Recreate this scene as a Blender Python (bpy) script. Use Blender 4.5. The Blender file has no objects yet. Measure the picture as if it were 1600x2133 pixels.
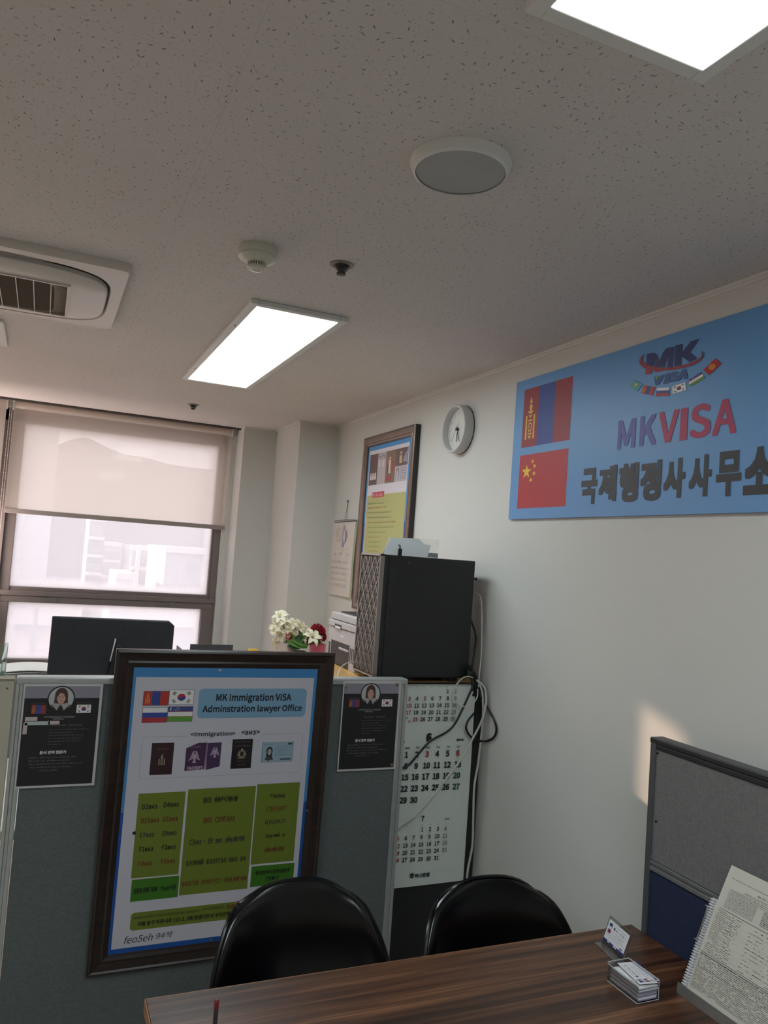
import bpy, bmesh, math, random
from mathutils import Vector, Matrix
random.seed(7)
SC = bpy.context.scene
C = SC.collection

# ------------------------------------------------------------------ camera, world, sun, exposure
FPX = 1627.24
YAW, PIT, ROL = math.radians(-23.43077), math.radians(3.30220), math.radians(4.12665)
CAM = Vector((0, 0, 1.62))
fw = Vector((-math.sin(YAW)*math.cos(PIT), math.cos(YAW)*math.cos(PIT), math.sin(PIT)))
r0 = Vector((math.cos(YAW), math.sin(YAW), 0)); u0 = r0.cross(fw)
RT = math.cos(ROL)*r0 + math.sin(ROL)*u0
UP = -math.sin(ROL)*r0 + math.cos(ROL)*u0
cd = bpy.data.cameras.new('camera'); cam = bpy.data.objects.new('camera', cd); C.objects.link(cam)
m = Matrix((RT, UP, -fw)).transposed().to_4x4(); m.translation = CAM
cam.matrix_world = m
cd.sensor_fit = 'VERTICAL'; cd.sensor_height = 24; cd.lens = 24*FPX/2133
cd.clip_start = 0.02; cd.clip_end = 4000
SC.camera = cam
SC.view_settings.view_transform = 'Standard'; SC.view_settings.look = 'None'
SC.view_settings.gamma = 1; SC.view_settings.use_curve_mapping = False
SC.view_settings.exposure = 0.2

W = bpy.data.worlds.new('hazy_sky'); SC.world = W; W.use_nodes = True
bgn = W.node_tree.nodes['Background']
bgn.inputs['Color'].default_value = (0.915, 0.89, 0.915, 1); bgn.inputs['Strength'].default_value = 1.95

SUN_D = Vector((1, -1.3, -0.35)).normalized()
sd = bpy.data.lights.new('low_sun', 'SUN'); so = bpy.data.objects.new('low_sun', sd); C.objects.link(so)
sd.energy = 9.0; sd.color = (1.0, 0.68, 0.44); sd.angle = math.radians(0.6)
so.rotation_euler = SUN_D.to_track_quat('-Z', 'Y').to_euler()

AL = bpy.data.lights.new('window_fill_lamp', 'AREA'); AO = bpy.data.objects.new('window_fill_lamp', AL); C.objects.link(AO)
AL.shape = 'RECTANGLE'; AL.size = 1.25; AL.size_y = .85; AL.energy = 38; AL.color = (1.0, .82, .77)
AO.location = (-.98, 5.08, 1.25); AO.rotation_euler = (math.radians(90+28), 0, 0)      # fill lamp added in the open lower half of the left windows

PANEL_W = 12.0           # emission strength of the ceiling light panels

# ------------------------------------------------------------------ measuring: a pixel of the photograph on a known plane
def hit(px, py, p0, n):
    d = fw + RT*((px-800)/FPX) + UP*((1066.5-py)/FPX)
    t = (Vector(p0)-CAM).dot(n)/d.dot(n)
    return CAM + d*t

# ------------------------------------------------------------------ materials
def lin(h):
    if isinstance(h, str):
        h = h.lstrip('#'); c = [int(h[i:i+2], 16)/255 for i in (0, 2, 4)]
    else: c = [v/255 for v in h]
    return tuple((v/12.92 if v <= .04045 else ((v+.055)/1.055)**2.4) for v in c) + (1,)
MATS = {}
def mat(name, col, rough=.6, metal=0, noise=0, nscale=40, bump=0, bscale=200, coat=0, spec=.5):
    if name in MATS: return MATS[name]
    m = bpy.data.materials.new(name); m.use_nodes = True; nt = m.node_tree
    b = nt.nodes['Principled BSDF']; c = lin(col)
    b.inputs['Base Color'].default_value = c; b.inputs['Roughness'].default_value = rough
    b.inputs['Metallic'].default_value = metal; b.inputs['Coat Weight'].default_value = coat
    b.inputs['Specular IOR Level'].default_value = spec
    if noise or bump:
        tc = nt.nodes.new('ShaderNodeTexCoord')
    if noise:
        n = nt.nodes.new('ShaderNodeTexNoise'); n.inputs['Scale'].default_value = nscale; n.inputs['Detail'].default_value = 3
        r = nt.nodes.new('ShaderNodeMapRange'); r.inputs[1].default_value = .3; r.inputs[2].default_value = .7
        r.inputs[3].default_value = 1-noise; r.inputs[4].default_value = 1+noise
        mx = nt.nodes.new('ShaderNodeMix'); mx.data_type = 'RGBA'; mx.blend_type = 'MULTIPLY'; mx.inputs[0].default_value = 1
        mx.inputs[6].default_value = c
        nt.links.new(tc.outputs['Object'], n.inputs['Vector']); nt.links.new(n.outputs['Fac'], r.inputs[0])
        nt.links.new(r.outputs[0], mx.inputs[7]); nt.links.new(mx.outputs[2], b.inputs['Base Color'])
    if bump:
        n = nt.nodes.new('ShaderNodeTexNoise'); n.inputs['Scale'].default_value = bscale
        bp = nt.nodes.new('ShaderNodeBump'); bp.inputs['Strength'].default_value = bump; bp.inputs['Distance'].default_value = .002
        nt.links.new(tc.outputs['Object'], n.inputs['Vector']); nt.links.new(n.outputs['Fac'], bp.inputs['Height'])
        nt.links.new(bp.outputs[0], b.inputs['Normal'])
    MATS[name] = m; return m
def ink(hexs, rough=.5):
    return mat('print_'+hexs.strip('#').lower(), hexs, rough)

def emis(name, col, s):
    m = bpy.data.materials.new(name); m.use_nodes = True; nt = m.node_tree; nt.nodes.clear()
    e = nt.nodes.new('ShaderNodeEmission'); e.inputs[0].default_value = col; e.inputs[1].default_value = s
    o = nt.nodes.new('ShaderNodeOutputMaterial'); nt.links.new(e.outputs[0], o.inputs[0]); return m

def ceiling_mat():
    m = bpy.data.materials.new('fissured_ceiling_tile'); m.use_nodes = True; nt = m.node_tree; N = nt.nodes; L = nt.links
    b = N['Principled BSDF']; b.inputs['Roughness'].default_value = .9
    tc = N.new('ShaderNodeTexCoord')
    def mth(op, a, bb=None, cc=None):
        n = N.new('ShaderNodeMath'); n.operation = op
        for i, v in enumerate((a, bb, cc)):
            if v is None: continue
            if isinstance(v, (int, float)): n.inputs[i].default_value = v
            else: L.new(v, n.inputs[i])
        return n.outputs[0]
    masks = []
    for sc, ax, thr, off in ((52, .21, .30, 0), (90, .2, .42, 3.3)):
        mp = N.new('ShaderNodeVectorMath'); mp.operation = 'MULTIPLY_ADD'
        mp.inputs[1].default_value = (sc, sc, 0); mp.inputs[2].default_value = (off, off, 0)
        L.new(tc.outputs['Object'], mp.inputs[0])
        v = N.new('ShaderNodeTexVoronoi'); v.inputs['Scale'].default_value = 1; v.voronoi_dimensions = '2D'
        L.new(mp.outputs[0], v.inputs['Vector'])
        sub = N.new('ShaderNodeVectorMath'); sub.operation = 'SUBTRACT'
        L.new(mp.outputs[0], sub.inputs[0]); L.new(v.outputs['Position'], sub.inputs[1])
        sp = N.new('ShaderNodeSeparateColor'); L.new(v.outputs['Color'], sp.inputs[0])
        rot = N.new('ShaderNodeVectorRotate'); rot.rotation_type = 'Z_AXIS'
        L.new(sub.outputs[0], rot.inputs['Vector']); L.new(mth('MULTIPLY', sp.outputs[0], 6.28), rot.inputs['Angle'])
        xyz = N.new('ShaderNodeSeparateXYZ'); L.new(rot.outputs[0], xyz.inputs[0])
        ln = mth('MULTIPLY_ADD', sp.outputs[2], ax, .05)
        e = mth('ADD', mth('POWER', mth('ABSOLUTE', mth('DIVIDE', xyz.outputs[0], ln)), 2),
                mth('POWER', mth('ABSOLUTE', mth('DIVIDE', xyz.outputs[1], .065)), 2))
        inside = mth('SMOOTH_MIN', mth('MAXIMUM', mth('SUBTRACT', 1.25, e), 0), 1, .2)
        k = mth('MULTIPLY', inside, mth('GREATER_THAN', sp.outputs[1], thr))
        masks.append(mth('MULTIPLY', k, mth('MULTIPLY_ADD', sp.outputs[2], .7, .25)))
    mk = mth('MINIMUM', mth('ADD', masks[0], mth('MULTIPLY', masks[1], .6)), 1)
    # tile joints, 0.3 x 0.6 m
    xyz = N.new('ShaderNodeSeparateXYZ'); L.new(tc.outputs['Object'], xyz.inputs[0])
    jx = mth('LESS_THAN', mth('ABSOLUTE', mth('SUBTRACT', mth('FRACT', mth('DIVIDE', mth('ADD', xyz.outputs[0], 6.07), .6)), .5)), .0012)
    jy = mth('LESS_THAN', mth('ABSOLUTE', mth('SUBTRACT', mth('FRACT', mth('DIVIDE', mth('ADD', xyz.outputs[1], 6.1), .3)), .5)), .0022)
    j = mth('MULTIPLY', mth('MAXIMUM', jx, jy), .13)
    n = N.new('ShaderNodeTexNoise'); n.inputs['Scale'].default_value = 1.7; L.new(tc.outputs['Object'], n.inputs['Vector'])
    base = N.new('ShaderNodeMix'); base.data_type = 'RGBA'; base.inputs[6].default_value = lin('d8d2ce'); base.inputs[7].default_value = lin('cfc8c4')
    L.new(n.outputs['Fac'], base.inputs[0])
    mx = N.new('ShaderNodeMix'); mx.data_type = 'RGBA'; mx.inputs[7].default_value = lin('4c463d')
    L.new(mth('MAXIMUM', mth('MULTIPLY', mk, .85), j), mx.inputs[0]); L.new(base.outputs[2], mx.inputs[6]); L.new(mx.outputs[2], b.inputs['Base Color'])
    bp = N.new('ShaderNodeBump'); bp.inputs['Strength'].default_value = .5; bp.inputs['Distance'].default_value = .002; bp.invert = True
    L.new(mk, bp.inputs['Height']); L.new(bp.outputs[0], b.inputs['Normal'])
    return m

def fabric_mat(name, c1, c2, sc=420):
    m = bpy.data.materials.new(name); m.use_nodes = True; nt = m.node_tree; N = nt.nodes; L = nt.links
    b = N['Principled BSDF']; b.inputs['Roughness'].default_value = .95; b.inputs['Specular IOR Level'].default_value = .15
    tc = N.new('ShaderNodeTexCoord')
    outs = []
    for s in ((sc*.12, sc*.12, sc), (sc, sc, sc*.12)):
        mp = N.new('ShaderNodeVectorMath'); mp.operation = 'MULTIPLY'; mp.inputs[1].default_value = s
        L.new(tc.outputs['Object'], mp.inputs[0])
        n = N.new('ShaderNodeTexNoise'); n.inputs['Scale'].default_value = 1; n.inputs['Detail'].default_value = 2
        L.new(mp.outputs[0], n.inputs['Vector']); outs.append(n.outputs['Fac'])
    a = N.new('ShaderNodeMath'); a.operation = 'ADD'; L.new(outs[0], a.inputs[0]); L.new(outs[1], a.inputs[1])
    r = N.new('ShaderNodeMapRange'); r.inputs[1].default_value = .8; r.inputs[2].default_value = 1.2; L.new(a.outputs[0], r.inputs[0])
    mx = N.new('ShaderNodeMix'); mx.data_type = 'RGBA'; mx.inputs[6].default_value = lin(c1); mx.inputs[7].default_value = lin(c2)
    L.new(r.outputs[0], mx.inputs[0]); L.new(mx.outputs[2], b.inputs['Base Color'])
    bp = N.new('ShaderNodeBump'); bp.inputs['Strength'].default_value = .3; bp.inputs['Distance'].default_value = .001
    L.new(a.outputs[0], bp.inputs['Height']); L.new(bp.outputs[0], b.inputs['Normal'])
    return m

def wood_mat(name, cols, rough=.35, axis='x', stretch=14):
    m = bpy.data.materials.new(name); m.use_nodes = True; nt = m.node_tree; N = nt.nodes; L = nt.links
    b = N['Principled BSDF']; b.inputs['Roughness'].default_value = rough
    tc = N.new('ShaderNodeTexCoord'); mp = N.new('ShaderNodeVectorMath'); mp.operation = 'MULTIPLY'
    mp.inputs[1].default_value = (1.3, 1.3*stretch, 1.3*stretch) if axis == 'x' else (1.3*stretch, 1.3, 1.3*stretch)
    L.new(tc.outputs['Object'], mp.inputs[0])
    n = N.new('ShaderNodeTexNoise'); n.inputs['Scale'].default_value = 1; n.inputs['Detail'].default_value = 4; n.inputs['Distortion'].default_value = .8
    L.new(mp.outputs[0], n.inputs['Vector'])
    mp2 = N.new('ShaderNodeVectorMath'); mp2.operation = 'MULTIPLY'
    mp2.inputs[1].default_value = (6, 260, 260) if axis == 'x' else (260, 6, 260)
    L.new(tc.outputs['Object'], mp2.inputs[0])
    n2 = N.new('ShaderNodeTexNoise'); n2.inputs['Scale'].default_value = 1; n2.inputs['Detail'].default_value = 2; L.new(mp2.outputs[0], n2.inputs['Vector'])
    ad = N.new('ShaderNodeMath'); ad.operation = 'MULTIPLY_ADD'; ad.inputs[1].default_value = .28; L.new(n2.outputs['Fac'], ad.inputs[0]); L.new(n.outputs['Fac'], ad.inputs[2])
    cr = N.new('ShaderNodeValToRGB'); L.new(ad.outputs[0], cr.inputs[0])
    el = cr.color_ramp.elements
    el[0].position = .42; el[0].color = lin(cols[0]); el[1].position = .86; el[1].color = lin(cols[-1])
    for i, c in enumerate(cols[1:-1]):
        e = el.new(.42+.44*(i+1)/(len(cols)-1)); e.color = lin(c)
    L.new(cr.outputs[0], b.inputs['Base Color'])
    return m

def mixsh(name, build):
    m = bpy.data.materials.new(name); m.use_nodes = True; nt = m.node_tree; nt.nodes.clear()
    o = nt.nodes.new('ShaderNodeOutputMaterial'); s = build(nt); nt.links.new(s, o.inputs[0]); return m
def sheer_mat(name, col, see):
    def f(nt):
        t = nt.nodes.new('ShaderNodeBsdfTranslucent'); t.inputs[0].default_value = lin(col)
        d = nt.nodes.new('ShaderNodeBsdfDiffuse'); d.inputs[0].default_value = lin(col)
        m1 = nt.nodes.new('ShaderNodeMixShader'); m1.inputs[0].default_value = .35
        nt.links.new(t.outputs[0], m1.inputs[1]); nt.links.new(d.outputs[0], m1.inputs[2])
        if see <= 0: return m1.outputs[0]
        tr = nt.nodes.new('ShaderNodeBsdfTransparent'); tr.inputs[0].default_value = (1, .96, .93, 1)
        m2 = nt.nodes.new('ShaderNodeMixShader'); m2.inputs[0].default_value = see
        nt.links.new(m1.outputs[0], m2.inputs[1]); nt.links.new(tr.outputs[0], m2.inputs[2]); return m2.outputs[0]
    return mixsh(name, f)
def hazy_dusty_glass(name, x0, x1, z0, z1):
    def f(nt):
        N, L = nt.nodes, nt.links
        t = N.new('ShaderNodeBsdfTranslucent'); t.inputs[0].default_value = (.95, .92, .93, 1)
        tr = N.new('ShaderNodeBsdfTransparent'); tr.inputs[0].default_value = (.93, .94, .97, 1)
        tc = N.new('ShaderNodeTexCoord'); sx = N.new('ShaderNodeSeparateXYZ'); L.new(tc.outputs['Object'], sx.inputs[0])
        def M(op, a, b):
            n = N.new('ShaderNodeMath'); n.operation = op
            for i, v in enumerate((a, b)):
                if isinstance(v, (int, float)): n.inputs[i].default_value = v
                else: L.new(v, n.inputs[i])
            return n.outputs[0]
        d = M('MINIMUM', M('MINIMUM', M('SUBTRACT', sx.outputs[0], x0), M('SUBTRACT', x1, sx.outputs[0])),
              M('MINIMUM', M('SUBTRACT', sx.outputs[2], z0), M('SUBTRACT', z1, sx.outputs[2])))
        n = N.new('ShaderNodeTexNoise'); n.inputs['Scale'].default_value = 9; n.inputs['Detail'].default_value = 4; L.new(tc.outputs['Object'], n.inputs['Vector'])
        dd = M('ADD', d, M('MULTIPLY', M('SUBTRACT', n.outputs['Fac'], .5), .05))
        r = N.new('ShaderNodeMapRange'); r.inputs[1].default_value = .0; r.inputs[2].default_value = .06; r.inputs[3].default_value = .85; r.inputs[4].default_value = .42  # whiter dust at the edges; the even milky base stands in for outdoor haze
        r.interpolation_type = 'SMOOTHSTEP'; L.new(dd, r.inputs[0])
        mx = N.new('ShaderNodeMixShader'); L.new(r.outputs[0], mx.inputs[0]); L.new(tr.outputs[0], mx.inputs[1]); L.new(t.outputs[0], mx.inputs[2])
        gl = N.new('ShaderNodeBsdfGlossy'); gl.inputs['Roughness'].default_value = .05
        m2 = N.new('ShaderNodeMixShader'); m2.inputs[0].default_value = .04; L.new(mx.outputs[0], m2.inputs[1]); L.new(gl.outputs[0], m2.inputs[2])
        return m2.outputs[0]
    return mixsh(name, f)
def acrylic(name, tint=(.97, .985, .98, 1), g=.05):
    def f(nt):
        tr = nt.nodes.new('ShaderNodeBsdfTransparent'); tr.inputs[0].default_value = tint
        gl = nt.nodes.new('ShaderNodeBsdfGlossy'); gl.inputs['Roughness'].default_value = .08
        lw = nt.nodes.new('ShaderNodeLayerWeight'); lw.inputs[0].default_value = .35
        ad = nt.nodes.new('ShaderNodeMath'); ad.operation = 'MULTIPLY_ADD'; ad.inputs[1].default_value = .5; ad.inputs[2].default_value = g
        nt.links.new(lw.outputs['Fresnel'], ad.inputs[0])
        mx = nt.nodes.new('ShaderNodeMixShader'); nt.links.new(ad.outputs[0], mx.inputs[0])
        nt.links.new(tr.outputs[0], mx.inputs[1]); nt.links.new(gl.outputs[0], mx.inputs[2]); return mx.outputs[0]
    return mixsh(name, f)

M_wall = mat('painted_wall', 'd3d2cd', .75, noise=.012, nscale=3, bump=.12, bscale=60)
M_white = mat('white_plastic', 'dddcd8', .45, noise=.02, nscale=8)
M_ceil = ceiling_mat()
M_wframe = mat('bronze_window_frame', '7b706d', .5, noise=.04, nscale=12)
M_alu = mat('brushed_aluminium', 'b6bbba', .38, .55, noise=.05, nscale=60)
M_alu_d = mat('dark_aluminium', '6b6c70', .4, .5, noise=.05, nscale=60)
M_gfab = fabric_mat('grey_green_fabric', '6c7473', '5e6665', 800)
M_gfab2 = fabric_mat('mid_grey_fabric', '828180', '6e6e6e', 900)
M_navy = fabric_mat('navy_fabric', '333a55', '2d334d', 900)
M_cream = mat('cream_panel', 'bdb8a6', .7, noise=.03, nscale=10)
M_black = mat('black_plastic', '1b1b1d', .45, noise=.05, nscale=80)
M_case = mat('black_steel_case', '232326', .42, .1, noise=.05, nscale=300)
M_silver = mat('silver_grille', '9a928e', .38, .7, noise=.05, nscale=50)
M_shell = mat('glossy_black_shell', '08080a', .2, noise=.05, nscale=30, spec=.42)
M_frame = wood_mat('dark_walnut_frame', ['1c1513', '2a1e1a', '35251f'], .32, 'x', 20)
M_framem = mat('bronze_gilt_moulding', '7d6a5f', .3, .45, noise=.12, nscale=30)
M_table = wood_mat('walnut_laminate', ['231309', '3f2516', '593722', '81583b'], .33, 'x', 34)
M_edge = mat('wood_edge_band', '9a6a45', .45, noise=.1, nscale=60)
M_oak = wood_mat('honey_oak', ['b98a4e', 'd2a766', 'dcb679'], .3, 'y', 12)
M_paper = mat('white_paper', 'e6e6e4', .8, noise=.01, nscale=30)
M_green_paper = mat('calendar_paper', 'd9e0da', .75, noise=.01, nscale=20)
M_chrome = mat('chrome', 'd0d0d2', .15, 1, noise=.02)
M_acryl = acrylic('clear_acrylic')
M_prn = mat('printer_grey', 'b9b2b2', .5, noise=.03, nscale=30)
M_cord_w = mat('white_cord', 'c9c7bf', .5, noise=.03)
M_cord_b = mat('black_cord', '0e0e10', .4, noise=.03)

# ------------------------------------------------------------------ mesh building
class MB:
    def __init__(s): s.v = []; s.f = []; s.mi = []; s.k = 0
    def add(s, vs, fs, k=None):
        o = len(s.v); s.v += [tuple(v) for v in vs]
        for f in fs: s.f.append([i+o for i in f]); s.mi.append(s.k if k is None else k)
    def box(s, x0, y0, z0, x1, y1, z1, k=None):
        if x0 > x1: x0, x1 = x1, x0
        if y0 > y1: y0, y1 = y1, y0
        if z0 > z1: z0, z1 = z1, z0
        s.add([(x0,y0,z0),(x1,y0,z0),(x1,y1,z0),(x0,y1,z0),(x0,y0,z1),(x1,y0,z1),(x1,y1,z1),(x0,y1,z1)],
              [(0,3,2,1),(4,5,6,7),(0,1,5,4),(1,2,6,5),(2,3,7,6),(3,0,4,7)], k)
    def prism(s, pts, d, k=None):
        """pts: world points of a planar outline, extruded by vector d"""
        n = len(pts); d = Vector(d); pts = [Vector(p) for p in pts]
        s.add(pts+[p+d for p in pts], [tuple(range(n))[::-1], tuple(range(n, 2*n))]+[(i, (i+1) % n, n+(i+1) % n, n+i) for i in range(n)], k)
    def lathe(s, prof, c, ax=(0,0,1), seg=40, k=None, cap=True):
        """prof: list of (r, h) along axis ax from c"""
        ax = Vector(ax).normalized(); t = Vector((1,0,0)) if abs(ax.x) < .9 else Vector((0,1,0))
        u = ax.cross(t).normalized(); w = ax.cross(u); c = Vector(c); vs = []; fs = []
        for r, h in prof:
            for i in range(seg):
                a = 2*math.pi*i/seg; vs.append(c+ax*h+(u*math.cos(a)+w*math.sin(a))*r)
        for j in range(len(prof)-1):
            for i in range(seg):
                i2 = (i+1) % seg; fs.append((j*seg+i, j*seg+i2, (j+1)*seg+i2, (j+1)*seg+i))
        if cap: fs.append(tuple(range(seg))[::-1]); fs.append(tuple(range((len(prof)-1)*seg, len(prof)*seg)))
        s.add(vs, fs, k)
    def tube(s, pts, r, seg=10, k=None, smooth=True, n=8):
        pts = [Vector(p) for p in pts]
        if smooth and len(pts) > 2: pts = catmull(pts, n)
        rs = r if isinstance(r, list) else [r]*len(pts)
        vs = []; fs = []; prev = None
        for i, p in enumerate(pts):
            t = (pts[min(i+1, len(pts)-1)]-pts[max(i-1, 0)]).normalized()
            if prev is None:
                u = t.orthogonal().normalized()
            else:
                u = (prev - t*prev.dot(t)).normalized()
            prev = u; w = t.cross(u)
            for j in range(seg):
                a = 2*math.pi*j/seg; vs.append(p+(u*math.cos(a)+w*math.sin(a))*rs[i])
        for i in range(len(pts)-1):
            for j in range(seg):
                j2 = (j+1) % seg; fs.append((i*seg+j, i*seg+j2, (i+1)*seg+j2, (i+1)*seg+j))
        fs.append(tuple(range(seg))[::-1]); fs.append(tuple(range((len(pts)-1)*seg, len(pts)*seg)))
        s.add(vs, fs, k)
    def grid(s, fn, nu, nv, k=None, closed=False):
        vs = [fn(i/nu, j/nv) for j in range(nv+1) for i in range(nu+1)]
        fs = [(j*(nu+1)+i, j*(nu+1)+i+1, (j+1)*(nu+1)+i+1, (j+1)*(nu+1)+i) for j in range(nv) for i in range(nu)]
        s.add(vs, fs, k)
    def build(s, name, mats, parent=None, smooth=False, bevel=0, solid=0, sub=0, seg=2):
        if not isinstance(mats, (list, tuple)): mats = [mats]
        org = Vector((0,0,0)); p = parent
        while p is not None: org += Vector(p.location); p = p.parent
        me = bpy.data.meshes.new(name); me.from_pydata([tuple(Vector(v)-org) for v in s.v], [], s.f)
        for mm in mats: me.materials.append(mm)
        for poly, k in zip(me.polygons, s.mi): poly.material_index = k
        me.validate(); me.update()
        bm = bmesh.new(); bm.from_mesh(me); bmesh.ops.recalc_face_normals(bm, faces=bm.faces); bm.to_mesh(me); bm.free()
        if smooth:
            me.shade_smooth(); me.set_sharp_from_angle(angle=math.radians(38))
        o = bpy.data.objects.new(name, me); C.objects.link(o)
        if parent is not None: o.parent = parent
        if solid:
            md = o.modifiers.new('thickness', 'SOLIDIFY'); md.thickness = solid; md.offset = 0
        if bevel:
            md = o.modifiers.new('bevel', 'BEVEL'); md.width = bevel; md.segments = seg; md.limit_method = 'ANGLE'; md.angle_limit = math.radians(40)
        if sub:
            md = o.modifiers.new('subdivision', 'SUBSURF'); md.levels = sub; md.render_levels = sub
        return o
def catmull(P, n=8):
    out = []; Q = [P[0]*2-P[1]]+P+[P[-1]*2-P[-2]]
    for i in range(1, len(Q)-2):
        a, b, c, d = Q[i-1:i+3]
        for j in range(n):
            t = j/n
            out.append(.5*((2*b)+(c-a)*t+(2*a-5*b+4*c-d)*t*t+(3*b-a-3*c+d)*t**3))
    out.append(P[-1]); return out

def thing(name, label, cat, loc=(0,0,0), group=None):
    o = bpy.data.objects.new(name, None); C.objects.link(o); o.location = loc; o.empty_display_size = .05
    return tag(o, label, cat, group)
def tag(o, label, cat, group=None):
    o['label'] = label; o['category'] = cat
    if group: o['group'] = group
    return o
def struct(o): o['kind'] = 'structure'; return o
def boxes(name, m, *bs, parent=None, bevel=0):
    b = MB()
    for q in bs: b.box(*q)
    return b.build(name, m, parent, bevel=bevel)

# ------------------------------------------------------------------ text
TXT = {}
def bundled(fn):
    try: return bpy.data.fonts.load(bpy.utils.resource_path('LOCAL')+'/datafiles/fonts/'+fn)
    except Exception: return None
F_CJK = bundled('Noto Sans CJK Regular.woff2')
def text_geo(s, shear=0, sans=False):
    cyr = any('\u0400' <= ch <= '\u04ff' for ch in s)
    key = (s, shear, sans)
    if key in TXT: return TXT[key]
    if cyr and len(s) > 1:
        vs = []; fs = []; x = 0
        for ch in s:
            if ch == ' ': x += .26; continue
            v, f, b_ = text_geo(ch, shear, sans); o_ = len(vs)
            vs += [(p[0]-b_[0]+x, p[1]) for p in v]; fs += [tuple(i+o_ for i in q) for q in f]; x += b_[2]-b_[0]+.06
        TXT[key] = (vs, fs, (min(v[0] for v in vs), min(v[1] for v in vs), max(v[0] for v in vs), max(v[1] for v in vs))); return TXT[key]
    if s in ('Ө', 'ө'):
        v, f, b_ = text_geo({'Ө': 'О', 'ө': 'о'}[s], shear, sans); o_ = len(v); ym = (b_[1]+b_[3])/2; t_ = .032
        TXT[key] = (v+[(b_[0]+.04, ym-t_), (b_[2]-.04, ym-t_), (b_[2]-.04, ym+t_), (b_[0]+.04, ym+t_)], f+[(o_, o_+1, o_+2, o_+3)], b_); return TXT[key]
    if s in ('Ү', 'ү'): s = 'Y'
    cu = bpy.data.curves.new('t', 'FONT'); cu.body = s; cu.shear = shear; cu.resolution_u = 3
    f = F_CJK
    if f: cu.font = f
    o = bpy.data.objects.new('t', cu); C.objects.link(o)
    dg = bpy.context.evaluated_depsgraph_get(); dg.update(); ev = o.evaluated_get(dg); me = ev.to_mesh()
    vs = [(v.co.x, v.co.y) for v in me.vertices]; fs = [tuple(p.vertices) for p in me.polygons]
    ev.to_mesh_clear(); bpy.data.objects.remove(o); bpy.data.curves.remove(cu)
    if not vs: vs = [(0, 0)]
    bb = (min(v[0] for v in vs), min(v[1] for v in vs), max(v[0] for v in vs), max(v[1] for v in vs))
    TXT[key] = (vs, fs, bb); return TXT[key]

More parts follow.
